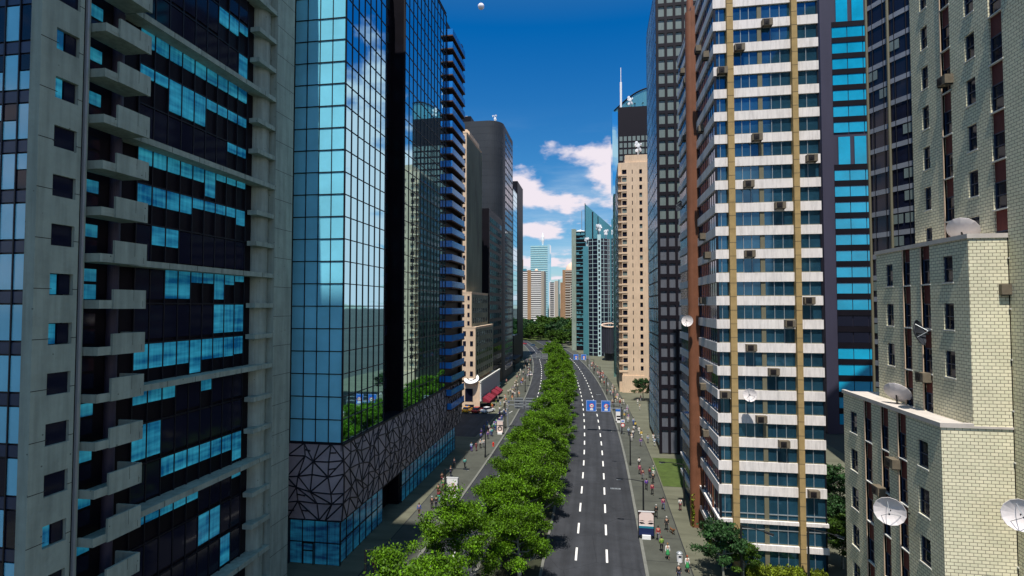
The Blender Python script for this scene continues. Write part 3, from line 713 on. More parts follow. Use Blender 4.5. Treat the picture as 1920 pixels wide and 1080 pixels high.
# ------------------------------------------------------------------ black grid tower
def grid_tower():
    t = thing('grid_tower', 'tall black gridded tower with grey-green panels and a mirrored side', 'building', (17, 115, 0))
    X, Y = 11.45, 105.0; P = 2.63; pw = 1.62
    MB().box(X+.3, 30, Y+.3, 126.5, 0, 92).build('wall', 'jframe', t)
    fr = MB(); it = []
    for i in range(8):
        x = X+.0+i*pw; fr.box(x, x+.5, Y-.12, Y+.3, 0, 92)
        for k in range(33):
            z = 4.6+k*P; it.append((x+.5, x+pw, Y+.12, Y+.2, z+.62, z+P, 1 if k < 14 else 0))
        it.append((x+.5, x+pw, Y+.12, Y+.2, .3, 4.6, 1))
    for k in range(34): z = 4.6+k*P; fr.box(X, X+14, Y-.08, Y+.3, z, z+.62)
    fr.build('frame', 'jframe', t); parts('window_panel', it, ['jpanel', 'jpaneld'], t)
    it = grid_windows('W', X+.25, Y+.4, 126, 1, 91, 15, 34, .9, .88); parts('side_pane', it, ['sidepaint'], t)
    f2 = MB()
    for i in range(16): f2.box(X+.155, X+.2, Y+.4+i*1.39-.05, Y+.4+i*1.39+.05, 0, 91)
    f2.build('side_mullions', 'frame', t)
M['sidepaint'] = mat('painted_mirror_side', (.26, .56, .80), .12, metal=.12, spec=.9, nscale=.5, namt=.75, bump=.35, bscale=.8, stretch=(1, 1, .5))  # rippled pale reflection painted into the base colour, hardly mirroring
grid_tower()

# ------------------------------------------------------------------ tan tower
def tan_tower():
    t = thing('tan_tower', 'tan stone residential tower with rows of dark windows beyond the black grid tower', 'building', (14, 190, 0))
    Y = 177; P = 2.56; wl = MB(); holes = []; it = []
    for k in range(26):
        z = 7.2+k*P; holes += [(8.2, 9.65, z, z+1.5), (13.7, 14.6, z, z+1.45)]
        q = (k*5) % 4; it += [(8.2, 9.65, Y+.3, Y+.36, z, z+1.5, 1 if q == 0 else 0), (13.7, 14.6, Y+.3, Y+.36, z, z+1.45, 1 if q == 2 and k > 6 else 0)]
        it += [(11.35, 11.6, Y-.03, Y+.02, z+.1, z+1.4, 0)]
    wall_holes(wl, 'y', Y, Y+.4, 8.0, 17.4, 0, 75, holes)
    wl.box(8.0, 17.4, Y+.4, 203.8, 0, 75).box(9.2, 17, Y+.5, 200, 75, 77.6)
    wl.box(7.0, 8.0, Y+1.2, 203.8, 0, 75.3); wl.box(7.8, 15, Y-.25, Y, 0, 5.6)
    wl.build('wall', 'beige', t)
    parts('window', it, ['dkglass', 'jpanel'], t)
    for k in range(26): MB().box(6.9, 9.75, Y-.12, Y+1.2, 7.2+k*P-.62, 7.2+k*P-.1).build('balcony_slab', 'beige', t)
    MB().box(6.9, 7.0, Y+1.4, 203.6, 0, 75).build('shaded_side', 'beigedark', t)  # street side covered in the darker tone to paint its shade
    parts('side_window', grid_windows('W', 6.9, Y+2, 203, 6, 74, 7, 26, .5, .55), ['dkglass'], t)
tan_tower()

# tower with curved glass crown behind it
def crown_tower():
    t = thing('crown_tower', 'dark gridded tower with a curved teal glass crown behind the tan tower', 'building', (20, 225, 0))
    Y = 215; fr = MB().box(8.6, 22.5, Y, 240, 0, 107.5)
    fr.build('wall', 'jframe', t)
    parts('window', grid_windows('S', Y, 8.8, 22.4, 4, 96, 8, 35, .68, .7, .08), ['jpanel'], t)
    # crown: curved blade rising to the right
    c = MB(); n = 14
    for i in range(n):
        a0, a1 = i/n, (i+1)/n
        x0, x1 = 7.2+a0*18, 7.2+a1*18; z0_, z1_ = 108.5+8.5*math.sin(a0*math.pi/2), 108.5+8.5*math.sin(a1*math.pi/2)
        y0_, y1_ = Y+3-3*math.sin(a0*math.pi), Y+3-3*math.sin(a1*math.pi)
        c.poly([(x0, y0_+4, 96), (x1, y1_+4, 96), (x1, y1_+4, z1_), (x0, y0_+4, z0_)]); c.poly([(x0, y0_+5, 96), (x1, y1_+5, 96), (x1, y1_+5, z1_), (x0, y0_+5, z0_)])
        c.poly([(x0, y0_+4, z0_), (x1, y1_+4, z1_), (x1, y1_+5, z1_), (x0, y0_+5, z0_)])
    c.build('crown', 'far_teal', t)
    r = MB()
    for i in range(n):
        a0, a1 = i/n, (i+1)/n
        r.tube((7.2+a0*18, Y+6.8-3*math.sin(a0*math.pi), 108.7+8.5*math.sin(a0*math.pi/2)), (7.2+a1*18, Y+6.8-3*math.sin(a1*math.pi), 108.7+8.5*math.sin(a1*math.pi/2)), .25, n=6)
    for i in range(4): r.box(12+i*3.2, 12.5+i*3.2, Y+3.5, Y+4, 105, 105.3); r.box(12+i*3.2, 12.5+i*3.2, Y+3.5, Y+4, 110, 110.3)
    r.build('crown_rim', 'frame', t)
    MB().box(6.3, 8.5, Y+.5, 240, 0, 106).build('side_glass', 'mirg', t)
    MB().lathe([(3.4, 0), (3.2, 1.2), (2.2, 2.6), (0, 3.3)], (20.5, 228, 115), (0, 0, 1), 18).build('roof_dome', 'antenna', t, smooth=True)
    MB().tube((9.8, Y+1, 107), (9.8, Y+1, 118), .42, n=8).tube((9.8, Y+1, 118), (9.8, Y+1, 124), .14, n=6).build('antenna', 'antenna', t)
crown_tower()

# dark round building
def round_block():
    t = thing('round_block', 'small dark ribbed round building with a pink spiral roof edge', 'building', (9, 279, 0))
    c = (8.6, 281.0); r = 6.5
    MB().tube((*c, 4), (*c, 17.6), r, n=40).tube((*c, 0), (*c, 4), r*.8, n=30).build('wall', 'charcoal', t)
    f = MB()
    for i in range(36):
        a = 2*math.pi*i/36; f.tube((c[0]+r*math.cos(a), c[1]+r*math.sin(a), 4), (c[0]+r*math.cos(a), c[1]+r*math.sin(a), 17.6), .16, n=5)
    f.build('ribs', 'violet', t)
    rim = MB(); 
    for i in range(30):
        a0, a1 = 2*math.pi*i/30, 2*math.pi*(i+1)/30; z = 18.1+.8*math.sin(a0); z2 = 18.1+.8*math.sin(a1)
        rim.tube((c[0]+r*math.cos(a0), c[1]+r*math.sin(a0), z), (c[0]+r*math.cos(a1), c[1]+r*math.sin(a1), z2), .4, n=6)
    rim.build('roof_edge', 'dome', t)
round_block()

# ------------------------------------------------------------------ blade tower group
def blade_group():
    t = thing('blade_tower', 'teal slab tower whose roof slopes down to the right like a blade', 'building', (2, 335, 0))
    top = [(-7.2, 91.0), (10.8, 74.5)]
    w_ = MB(); pl = [(-7.2, 330), (10.8, 330), (10.8, 340), (-7.2, 340)]; w_.prism(pl, 0, 80, 0, ztop=[91, 74.5, 74.5, 91]); w_.build('wall', 'far_teal', t)
    MB().box(-3.0, -2.2, 329.8, 330, 60, 86).box(.4, .9, 329.8, 330, 60, 83).box(-7.4, -7.0, 329.7, 340, 0, 91.4).build('fin', 'frame', t)
    MB().box(10.8, 13.4, 328, 342, 0, 74).build('side_wall', 'violet', t)
    t = thing('round_front_tower', 'curved dark glass tower with pale grid lines below the teal blade', 'building', (0, 312, 0))
    c = (.6, 309.0); r = 6.6; n = 24; H = 66
    pl = [(c[0]+r*math.sin(a), c[1]-r*math.cos(a)) for a in [math.pi*(-.62+1.24*i/n) for i in range(n+1)]]
    MB().prism(pl, 0, H).build('wall', 'dkglass', t)
    f = MB()
    for k in range(26):
        z = 2+k*2.5
        for i in range(n):
            if k % 1 == 0: f.tube((*pl[i], z), (*pl[i+1], z), .11, n=4, cap=False)
    for i in range(0, n+1, 3): f.tube((*pl[i], 0), (*pl[i], H), .13, n=4, cap=False)
    f.build('grid_bands', 'far_tealw', t)
    MB().box(.2, 2.1, 302.1, 303, 0, 68.2).build('stair_spine', 'far_tealw', t)
    parts('spine_window', [(.65, 1.6, 302.0, 302.1, 1+k*2.5, 2.6+k*2.5) for k in range(26)], ['dkglass'], t)
    MB().box(-7.9, -4.9, 304.5, 314, 0, 62).build('glass_side', 'far_teal', t)
    t = thing('striped_office', 'dark office block with teal horizontal strips left of the curved tower', 'building', (-11.5, 348, 0))
    MB().box(-14.8, -7.6, 340, 358, 0, 75.5).build('wall', 'ink', t)
    MB().box(-16.0, -13.2, 339.6, 358, 0, 77).build('corner_pier', 'concrete', t)
    rd = random.Random(4); it = []
    for k in range(29):
        z = 3+k*2.5; it.append((-13.1, -7.7, 339.8, 340, z, z+.45)); x = -13.1
        while x < -8.2:
            l_ = rd.choice((1.2, 1.8, 2.6))
            if rd.random() < .33: it.append((x, min(x+l_, -7.7), 339.84, 340, z+.45, z+rd.choice((1.0, 1.6))))
            x += l_+.5
    parts('teal_strip', it, ['far_teal'], t)
    MB().lathe([(3, 0), (2.6, 1.1), (0, 1.9)], (-10.5, 346, 75.5), (0, 0, 1), 16).build('roof_dome', 'antenna', t, smooth=True)
    MB().tube((-9.6, 343, 76), (-9.6, 343, 89), .18, n=6).build('antenna', 'galv', t)
blade_group()

# ------------------------------------------------------------------ far skyline
def skyline():
    t = thing('striped_apartments', 'far white striped apartment block with a brown stair band', 'building', (-86, 700, 0))
    MB().box(-104, -71, 700, 730, 0, 74).box(-108, -104, 702, 730, 0, 71).box(-71, -69.6, 704, 730, 0, 74.5).build('wall', 'farcream', t)
    b = MB()
    for k in range(26): b.box(-102, -73, 698.6, 700, 3+k*2.75, 4.5+k*2.75)
    b.build('balcony_band', 'white', t)
    b = MB()
    for k in range(26): b.box(-102, -73, 699.6, 700, 4.5+k*2.75, 5.75+k*2.75)
    b.build('window_band', 'dkglass', t)
    MB().box(-91, -86.5, 698, 700.2, 0, 75.5).build('stair_band', 'far_brown', t)
    MB().lathe([(2.4, 0), (2.2, 2), (1.4, 3.2), (0, 4)], (-80, 706, 74), (0, 0, 1), 14).build('roof_tank', 'dome', t)
    t = thing('pale_glass_tower', 'far pale teal glass tower with a white spire', 'building', (-95, 900, 0))
    MB().box(-112, -83, 900, 930, 0, 131).build('wall', 'far_palegl', t)
    MB().prism([(-83, 900.2), (-79.5, 903), (-79.5, 930), (-83, 930)], 0, 133).build('side_glass', 'mirg', t)
    b = MB()
    for k in range(34): b.box(-112.3, -83, 899.4, 900, 5+k*3.75, 6.1+k*3.75)
    b.build('floor_band', 'far_tealw', t)
    MB().lathe([(1.2, 0), (2.6, 8), (2.4, 14), (.4, 22)], (-91.5, 905, 132), (0, 0, 1), 10).build('spire', 'antenna', t)
    t = thing('grey_slim_block', 'far slim grey and cream block right of the pale glass tower', 'building', (-62, 760, 0))
    MB().box(-68, -60, 760, 780, 0, 62).build('wall', 'white', t); MB().box(-60, -55, 762, 780, 0, 64).build('side_wing', 'farcream', t); MB().box(-55.2, -54, 764, 780, 0, 66).build('side_fin', 'far_teal', t)
    b = MB()
    for k in range(22): b.box(-66.5, -61, 759.7, 760, 3+k*2.75, 4.2+k*2.75)
    b.build('window_band', 'dkglass', t)
    t = thing('teal_low_tower', 'far small teal tower with twin masts at the left of the skyline', 'building', (-126, 900, 0))
    MB().box(-134, -120, 900, 915, 0, 92).build('wall', 'far_teal', t)
    for x in (-129, -125.5): MB().tube((x, 905, 92), (x, 905, 108), .35, n=5).build('mast', 'far_brown', t)
    t = thing('cream_slab', 'far cream slab block partly hidden by the black tower', 'building', (-118, 720, 0))
    MB().box(-124, -108.5, 720, 735, 0, 73).build('wall', 'farcream', t)
    parts('window', grid_windows('S', 720, -123, -109, 3, 72, 4, 24, .5, .5, .1), ['dkglass'], t, 30)
    t = thing('brown_domed_tower', 'far brown ribbed tower with a peach dome behind the striped office', 'building', (-25, 570, 0))
    MB().box(-36, -16, 560, 590, 0, 66).box(-38.5, -36, 563, 590, 0, 53).build('wall', 'far_brown', t)
    MB().box(-28, -16, 558.4, 560, 0, 50).build('wing', 'farcream', t)
    b = MB()
    for k in range(24): b.box(-33, -16, 559.2 if k > 16 else 558.2, 560, 3+k*2.65, 4.3+k*2.65)
    b.build('floor_band', 'farcream', t)
    b = MB()
    for k in range(19): b.box(-27, -16.5, 558.1, 558.5, 3.9+k*2.65-1, 4.9+k*2.65-1)
    b.build('window_band', 'dkglass', t)
    MB().lathe([(8.5, 0), (8, 3), (6, 6.5), (3, 8.6), (0, 9.3)], (-25, 572, 66), (0, 0, 1), 20).build('dome', 'dome', t, smooth=True)
    t = thing('green_far_block', 'far low green-grey block seen between the skyline towers', 'building', (-50, 800, 0))
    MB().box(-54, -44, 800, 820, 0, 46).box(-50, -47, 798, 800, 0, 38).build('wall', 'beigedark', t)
    parts('window', grid_windows('S', 800, -53.6, -50.2, 3, 45, 2, 14, .5, .5, .1), ['dkglass'], t, 20)
skyline()

# ------------------------------------------------------------------ right background towers
def right_back():
    t = thing('violet_wall_tower', 'dark violet tower with a plain side wall and stacked bright blue windows', 'building', (62, 140, 0))
    Y = 128
    a0, a1 = 49.8, 52.2
    MB().box(a0, a1, Y-.4, 160, 0, 114).box(a1, 74, Y+.3, 160, 0, 114).box(a0-1.8, a0, Y+6, 160, 0, 114).build('wall', 'violet', t)
    it = []; fr = MB()
    for k in range(31):
        z = 2+k*3.6
        if k % 9 == 7 and k > 10: it += [(a1+1.2+c*3.3, a1+3.6+c*3.3, Y+.1, Y+.2, z, z+6.2, 0) for c in range(4)]; continue
        if k % 9 == 8 and k > 10: continue
        for c in range(4): it.append((a1+.3+c*3.2, a1+3.35+c*3.2, Y+.1, Y+.2, z, z+2.3, 1 if 5 <= k <= 6 else 0))
        fr.box(a1, 74, Y, Y+.35, z+2.35, z+3.55)
    parts('window', it, ['bluepane', 'dkglass'], t); fr.build('spandrel', 'ink', t)
    # curved dark curtain-wall tower
    t = thing('curtain_wall_tower', 'dark curtain-wall tower with pale floor bands and tan vertical fins', 'building', (55, 85, 0))
    p0 = Vector((42.7, 91.5)); p1 = Vector((49.5, 79.0)); d = (p1-p0)/8
    n_ = Vector((d.y, -d.x)).normalized(); n_ = n_ if n_.x < 0 else -n_
    pts = [p0+d*i+n_*(.4*math.sin(math.pi*i/8)) for i in range(9)]
    MB().prism([tuple(p) for p in pts]+[(66, 84), (60, 98)], 0, 90).build('wall', 'dkglass', t)
    fin = MB()
    for k in range(27):
        z = 2.3+k*3.3; band = MB()
        for a, b in zip(pts, pts[1:]):
            ax = a+n_*.12; bx = b+n_*.12; band.poly([(*ax, z), (*bx, z), (*bx, z+.75), (*ax, z+.75)]); band.poly([(*ax, z+.75), (*bx, z+.75), (*(b), z+.75), (*(a), z+.75)]); band.poly([(*ax, z), (*bx, z), (*(b), z), (*(a), z)])
        band.build('floor_band', 'galvb', t)
    for i in (0, 2, 4, 6, 8): fin.tube((*(pts[i]+n_*.2), 0), (*(pts[i]+n_*.2), 90), .2, n=6)
    thin = MB()
    for i in range(8):
        q = (pts[i]+pts[i+1])/2+n_*.1; thin.tube((*q, 0), (*q, 90), .07, n=4)
    fin.build('fin', 'tansteel', t); thin.build('mullion', 'frame', t)
    rd = random.Random(8)
    for k in range(26):
        for i in range(8):
            if rd.random() < .22:
                z = 3.1+k*3.3; a = pts[i]+n_*.06+d*.08; b = pts[i+1]+n_*.06-d*.08
                MB().poly([(*a, z+.9), (*b, z+.9), (*b, z+2.3), (*a, z+2.3)]).poly([(*(a+n_*.03), z+.9), (*(b+n_*.03), z+.9), (*(b+n_*.03), z+2.3), (*(a+n_*.03), z+2.3)]).build('pale_blind', 'jpanel', t)  # plain grey-green panels in random bays
M['galvb'] = mat('grey_band', (.21, .23, .27), .5, nscale=.3, namt=.15)
right_back()

# ------------------------------------------------------------------ cream brick stepped building, right
YSB = 39.6
def brick_building():
    t = thing('brick_building', 'stepped cream brick building with maroon window strips at the right edge', 'building', (32, 45, 0))
    F = 3.32; wl = MB(); rf = MB(); wins = []; panels = []; rails = []
    def west(X, ya, yb, z0, ztop, wcols, scols, wz, sz):
        holes = []
        for (a, b) in wcols:
            for k in range(-12, 12):
                z = wz+F*k
                if z > z0+.05 and z+1.85 < ztop-.2: holes.append((a, b, z, z+1.85)); wins.append((X, a, b, z, z+1.85))
        for (a, b) in scols: holes.append((a, b, z0, ztop))
        wall_holes(wl, 'x', X, X+.45, ya, yb, z0, ztop, holes)
        for (a, b) in scols:
            k = -14
            for k in range(-12, 13):
                z = sz+F*k
                lo_, hi_ = max(z0, z), min(ztop, z+1.85)
                if hi_-lo_ > .2: wins.append((X, a, b, lo_, hi_))
                lo_, hi_ = max(z0, z+1.85), min(ztop, z+F-.06)
                if hi_-lo_ > .1: panels.append((X+.14, X+.42, a, b, lo_, hi_))
                if z0 < z-.1 < ztop: rails.append((X-.04, X+.3, a-.02, b+.02, z-.1, z))
    west(22.4, YSB, 53.8, 0, 20.0, [(51.3, 52.6), (41.1, 42.3)], [(48.75, 49.8), (46.15, 47.1), (43.7, 44.7)], 16.75, 16.65)
    west(24.3, YSB, 51.4, 20.0, 32.5, [(48.8, 49.9), (41.2, 42.3)], [(46.3, 47.2), (43.8, 44.8)], 26.35, 29.7-.05)
    west(26.6, 34.0, 49.8, 0, 66, [(47.5, 48.4), (42.1, 43.1), (36.3, 37.3)], [(44.75, 45.75), (39.5, 40.7), (34.6, 35.6)], 39.15, 41.2-.05+3.32-.0)
    # south faces and cores
    wl.box(22.85, 26.6, YSB, YSB+.4, 0, 20.0).box(24.75, 26.6, YSB, YSB+.4, 20.0, 32.5)
    wl.box(22.85, 27, 53.4, 53.8, 0, 20).box(24.75, 27, 51.0, 51.4, 20, 32.5).box(27.05, 45, 49.4, 49.8, 0, 66).box(27.05, 45, 34, 34.4, 0, 66)
    core = MB().box(22.82, 26.9, YSB+.4, 53.4, 0, 19.7).box(24.72, 26.9, YSB+.4, 51.0, 19.7, 32.2).box(27.02, 45, 34.4, 49.4, 0, 65.7)
    wl.build('brick_wall', 'brick', t); core.build('interior', 'ink', t)
    rf.box(22.3, 26.6, YSB-.08, 53.9, 20.0, 20.14)
    for bx in ((22.3, 22.6, YSB-.08, 53.9), (22.6, 24.3, YSB-.08, YSB+.2)): rf.box(*bx, 20.14, 20.3)
    rf.build('roof', 'roofing', t); rf = MB(); rf.box(24.2, 26.6, YSB-.08, 51.5, 32.5, 32.62); rf.box(24.2, 24.5, YSB-.08, 51.5, 32.62, 32.8); rf.box(24.5, 26.6, YSB-.08, YSB+.2, 32.62, 32.8)
    rf.build('roof', 'roofing', t)
    wins.sort(key=lambda q: -showsize((q[0], (q[1]+q[2])/2, (q[3]+q[4])/2), (q[2]-q[1])*(q[4]-q[3])))
    rest = MB(); rests = MB()
    for n, (X, a, b, z0, z1) in enumerate(wins):
        if n < 100:
            o = MB().box(X+.2, X+.3, a, b, z0, z1).build('window', 'dkglass', t)
            f = MB().box(X+.12, X+.2, a, a+.07, z0, z1).box(X+.12, X+.2, b-.07, b, z0, z1).box(X+.12, X+.2, a+.07, b-.07, z1-.07, z1).box(X+.12, X+.2, a+.07, b-.07, z0, z0+.07).box(X+.12, X+.2, a+.07, b-.07, (z0+z1)/2-.03, (z0+z1)/2+.03)
            f.build('frame', 'navy', o)
            if z1-z0 > 1.8: MB().box(X-.05, X+.12, a-.06, b+.06, z0-.09, z0-.005).build('sill', 'sill', o)
        else: rest.box(X+.2, X+.3, a, b, z0, z1)
    if rest.v: rest.build('window', 'dkglass', t, kind='stuff')
    parts('maroon_panel', panels, ['maroon'], t)
    # vertical cream trims beside the strips
    tr = MB()
    for X, ys, z0, z1 in ((22.4, (49.8, 47.1, 44.7), 0, 20), (24.3, (47.2, 44.8), 20.2, 32.5), (26.6, (45.75,), 0, 66)):
        for y in ys: tr.box(X-.05, X+.12, y, y+.12, z0, z1)
    tr.build('trim', 'beige', t)
brick_building()

# ------------------------------------------------------------------ air conditioners and dishes
def ac_unit(face, p, lab, size=1.0):
    """face 'S' on a wall facing the camera, 'W' on a wall facing the street; p = point on the wall"""
    t = thing('air_conditioner', lab, 'air conditioner', p, 'air conditioners fixed to the tower walls'); t.rotation_euler = (0, 0, 0 if face == 'S' else -math.pi/2)
    def B(*a): return MB().box(*a)
    s = size
    def put(mb, n, m, par=t):
        me = mb; me.v = [tuple(Vector(v)*s) for v in me.v]; o = me.build(n, m); o.parent = par; return o
    c = MB().box(-.52, .52, -.62, 0, -.36, .36); 
    for k in range(5): c.box(-.522, -.515, -.5, -.1, -.25+k*.11, -.2+k*.11)
    body = put(c, 'casing', 'acbody')
    g = MB().box(-.42, .16, -.66, -.622, -.26, .27); put(g, 'grille', 'acdark')
    f = MB().lathe([(.2, 0), (.2, .02), (.05, .03)], (-.13, -.662, 0), (0, -1, 0), 14); put(f, 'fan', 'acdark')
    b = MB().box(-.45, -.38, -.6, 0, -.44, -.362).box(.38, .45, -.6, 0, -.44, -.362); put(b, 'bracket', 'lamp')
for n, (x, z) in enumerate(((18.2, 58.5), (15.35, 56.0), (13.55, 53.6), (17.0, 46.1), (22.4, 43.6), (16.1, 41.1), (19.2, 38.7), (16.1, 33.6), (21.9, 28.6), (20.0, 26.2), (16.1, 23.6), (18.3, 21.1), (13.4, 18.6), (17.0, 16.1), (19.2, 13.6), (22.0, 8.6))):
    ac_unit('S', (x, KY, z), 'brown air conditioner on the sunlit front of the banded tower, %s from the top' % ordw(n+1))
for n, (y, z) in enumerate(((79.5, 62.1), (67.5, 59.6), (76.4, 59.4), (63.0, 56.7), (78.3, 51.9), (66.4, 49.3), (66.2, 36.3), (63.5, 33.8), (66.4, 28.7), (63.1, 21.0), (67.0, 18.4), (65.7, 13.2))):
    ac_unit('W', (KX, y, z), 'grey air conditioner on the street side of the banded tower, %s from the top' % ordw(n+1))
for (x, y, z, l_) in ((26.6, 44.9, 45.2, 'box air conditioner high on the tall brick wing'), (24.3, 44.4, 22.7, 'box air conditioner on a maroon strip of the middle brick wing'), (22.4, 45.0, 16.1, 'box air conditioner on the low brick wing above the large dish'), (22.4, 47.2, 13.3, 'box air conditioner just behind the large white dish'), (26.6, 39.8, 29.1, 'box air conditioner beside the sunlit brick corner'), (26.6, 38.4, 50.8, 'dark box air conditioner at the top right corner of the photo')):
    ac_unit('W', (x, y, z), l_, .95)
def dish(c, nrm, r, lab, mt='dish', wall=None):
    t = thing('satellite_dish', lab, 'satellite dish', c)
    n = Vector(nrm).normalized()
    pr = [(r*i/8, .32*r*(i/8)**2) for i in range(9)]; pr2 = [(q[0]*1.01, q[1]-.035*r) for q in reversed(pr)]
    def put(mb, nm, m, sm=False): o = mb.build(nm, m, smooth=sm); o.parent = t; return o
    put(MB().lathe(pr+pr2, (0, 0, 0), n, 14), 'reflector', mt, False)
    u = n.orthogonal().normalized(); fp = n*r*.85
    a = MB()
    for k in range(3):
        an = 2*math.pi*k/3; q = (u*math.cos(an)+n.cross(u)*math.sin(an))*r*.7+n*.15*r; a.tube(q, fp, .02, n=5)
    put(a, 'feed_arm', 'galv'); put(MB().tube(fp, fp+n*.14, .06, n=8), 'receiver', 'dishgrey')
    if wall is not None: put(MB().tube((0, 0, 0), Vector(wall)-Vector(c), .06, n=8), 'mount', 'lamp')
dish((20.9, 43.1, 13.2), (-.55, -1, -.02), 1.0, 'large white satellite dish on the low brick wing', wall=(22.4, 43.5, 12.9))
dish((15.7, 59.2, 18.7), (-.35, -1, .25), .68, 'white satellite dish on the sunlit front of the banded tower', wall=(15.7, 60.4, 18.2))
dish((11.25, 70.2, 26.1), (-.35, -1, .2), .72, 'white satellite dish fixed to the rust column', wall=(11.9, 71.2, 25.8))
dish((23.3, 43.9, 26.0), (.75, -.75, .25), .95, 'dark satellite dish seen edge-on on the middle brick wing', 'dishgrey', wall=(24.3, 44.1, 25.9))
dish((25.2, 37.2, 15.4), (-.4, -1, .1), .95, 'white satellite dish cut by the right edge of the photo', wall=(26.6, 37.6, 15.2))
dish((25.7, 42.5, 33.3), (.75, .6, .75), 1.0, 'white satellite dish on the roof of the middle brick wing', wall=(25.9, 42.7, 32.6))
dish((23.6, 47.3, 20.9), (.75, .6, .75), 1.0, 'white satellite dish on the roof of the low brick wing', wall=(23.7, 47.4, 20.1))
dish((12.0, 80.0, 42.5), (-.9, -.35, .2), .8, 'dark satellite dish on the street side of the banded tower', 'dishgrey', wall=(12.7, 80.1, 42.3))

def mast(c, h, lab):
    t = thing('antenna_mast', lab, 'antenna mast', c, 'white antenna masts on the tower roofs')
    def put(mb, nm, m): o = mb.build(nm, m); o.parent = t
    put(MB().tube((0, 0, 0), (0, 0, h), .05*h, .03*h, n=6), 'pole', 'antenna')
    rd = random.Random(int(h*10+c[0]))
    for k in range(9):
        a = rd.uniform(0, 6.28); z = h*rd.uniform(.4, .98); d = Vector((math.cos(a), math.sin(a), 0)); p = d*h*rd.uniform(.08, .22)+Vector((0, 0, z))
        put(MB().lathe([(0, 0), (.11*h, 0), (.12*h, .05*h), (0, .06*h)], p, d, 10), 'drum', 'antenna')
for c, h, l_ in (((-38.6, 199, 98), 3.4, 'white antenna mast on the charcoal rounded tower'), ((13.4, 217, 107.3), 4.6, 'white antenna mast below the teal glass crown'),
                 ((13.6, 180, 77.6), 4.6, 'white antenna mast on the tan tower'), ((-5.6, 306, 62), 5.5, 'white antenna mast at the left of the curved tower roof'),
                 ((1.2, 305, 68.2), 6.5, 'white antenna mast on the central spine of the curved tower'), ((5.0, 305.5, 66), 5.5, 'white antenna mast at the right of the curved tower roof')):
    mast(c, h, l_)

# ------------------------------------------------------------------ street furniture
def lamp(x, y, rot, lab):
    t = thing('street_lamp', lab, 'street lamp', (x, y, .14), 'street lamps along the road'); t.rotation_euler = (0, 0, rot)
    def put(mb, nm, m, par=t): o = mb.build(nm, m); o.parent = par; return o
    put(MB().tube((0, 0, 0), (0, 0, .5), .19, .17, n=10).tube((0, 0, .5), (0, 0, 5.8), .12, .095, n=10), 'pole', 'lamp')
    put(MB().tube((0, 0, 5.7), (-1.6, 0, 5.9), .06, .045, n=8).tube((-1.6, 0, 5.9), (-2.7, 0, 5.92), .045, n=8), 'arm', 'lamp')
    h = put(MB().prism([(-3.35, -.13), (-2.5, -.17), (-2.5, .17), (-3.35, .13)], 5.86, 5.98), 'lamp_head', 'lamp')
    put(MB().box(-3.3, -2.75, -.12, .12, 5.80, 5.858), 'lens', 'lens', h)
    return t
LY = (70, 96.5, 120, 146, 172, 198, 224, 250)
for n, y in enumerate(LY):
    a = math.atan(-2*max(0, y-85)/2700)
    lamp(5.6+cv(y), y, -a*0+0, 'black street lamp on the right pavement, %s from the camera' % ordw(n+1))
    lamp(-20.5+cv(y), y+.8, math.pi, 'black street lamp on the left pavement, %s from the bottom of the photo' % ordw(n+2))
lamp(-20.9, 46.5, math.pi, 'black street lamp at the bottom edge in front of the left pavement')
lamp(11.8, 78.2, 0, 'black street lamp close to the rust column of the banded tower')
lamp(14.2, 57.6, math.pi*.75, 'black street lamp in front of the left tan pilaster'); lamp(20.6, 57.9, math.pi*.75, 'black street lamp in front of the right tan pilaster')

def disc(mb, x, y, z, r, m, n=18): mb.lathe([(0, 0), (r, 0), (r, .02), (0, .021)], (x, y, z), (0, -1, 0), n, m)
def gantry(Y, xs, foot, lab, front=True):
    t = thing('sign_gantry', lab, 'road sign gantry', (foot, Y, 0))
    MB().tube((foot, Y, .1), (foot, Y, 6.3), .16, .13, n=10).build('post', 'galv', t)
    lo_, hi_ = min(x[0] for x in xs), max(x[1] for x in xs)
    MB().box(min(lo_, foot)-.0, max(hi_, foot), Y-.06, Y+.06, 5.3, 5.5).box(min(lo_, foot), max(hi_, foot), Y-.06, Y+.06, 6.3, 6.42).build('crossbar', 'galv', t)
    for n, (a, b) in enumerate(xs):
        p = MB().box(a, b, Y-.14, Y-.07, 4.6, 7.05, 0)
        o = p.build('sign_panel', ['signblue' if front else 'galv'], t)
        if front:
            c = (a+b)/2; g_ = MB().box(a+.06, a+.1, Y-.15, Y-.141, 4.7, 6.95).box(b-.1, b-.06, Y-.15, Y-.141, 4.7, 6.95).box(a+.06, b-.06, Y-.15, Y-.141, 4.66, 4.7).box(a+.06, b-.06, Y-.15, Y-.141, 6.95, 6.99); g_.build('border', 'signwhite', o)
            d = MB(); disc(d, c+.1, Y-.15, 5.85, .5, 0); d.build('ring', 'signred', o)
            d = MB(); disc(d, c+.1, Y-.172, 5.85, .37, 0); d.build('ring_face', 'signwhite', o)
            d = MB().box(c-.1, c+.32, Y-.21, Y-.195, 5.78, 5.92); d.build('ring_bar', 'signred' if n else 'carblack', o)
            d = MB().box(c-.28, c+.42, Y-.16, Y-.142, 4.85, 5.2).box(c-.14, c+.3, Y-.16, Y-.142, 5.2, 5.36); d.build('car_symbol', 'signwhite', o)
        else:
            d = MB()
            for k in range(4): d.box(a+.1, b-.1, Y-.2, Y-.142, 4.8+k*.65, 4.88+k*.65)
            d.build('stiffener', 'lamp', o)
gantry(121, ((-2.6, -.35), (.7, 2.75)), 5.0, 'nearer gantry with two blue lane signs over the right roadway')
gantry(121.6, ((-18.9, -16.8), (-16.3, -14.1)), -20.4, 'nearer gantry with two grey sign backs over the left roadway', False)
gantry(235, ((-10.4, -8.3), (-7.1, -4.9)), -3.4, 'farther gantry with blue lane signs over the right roadway')
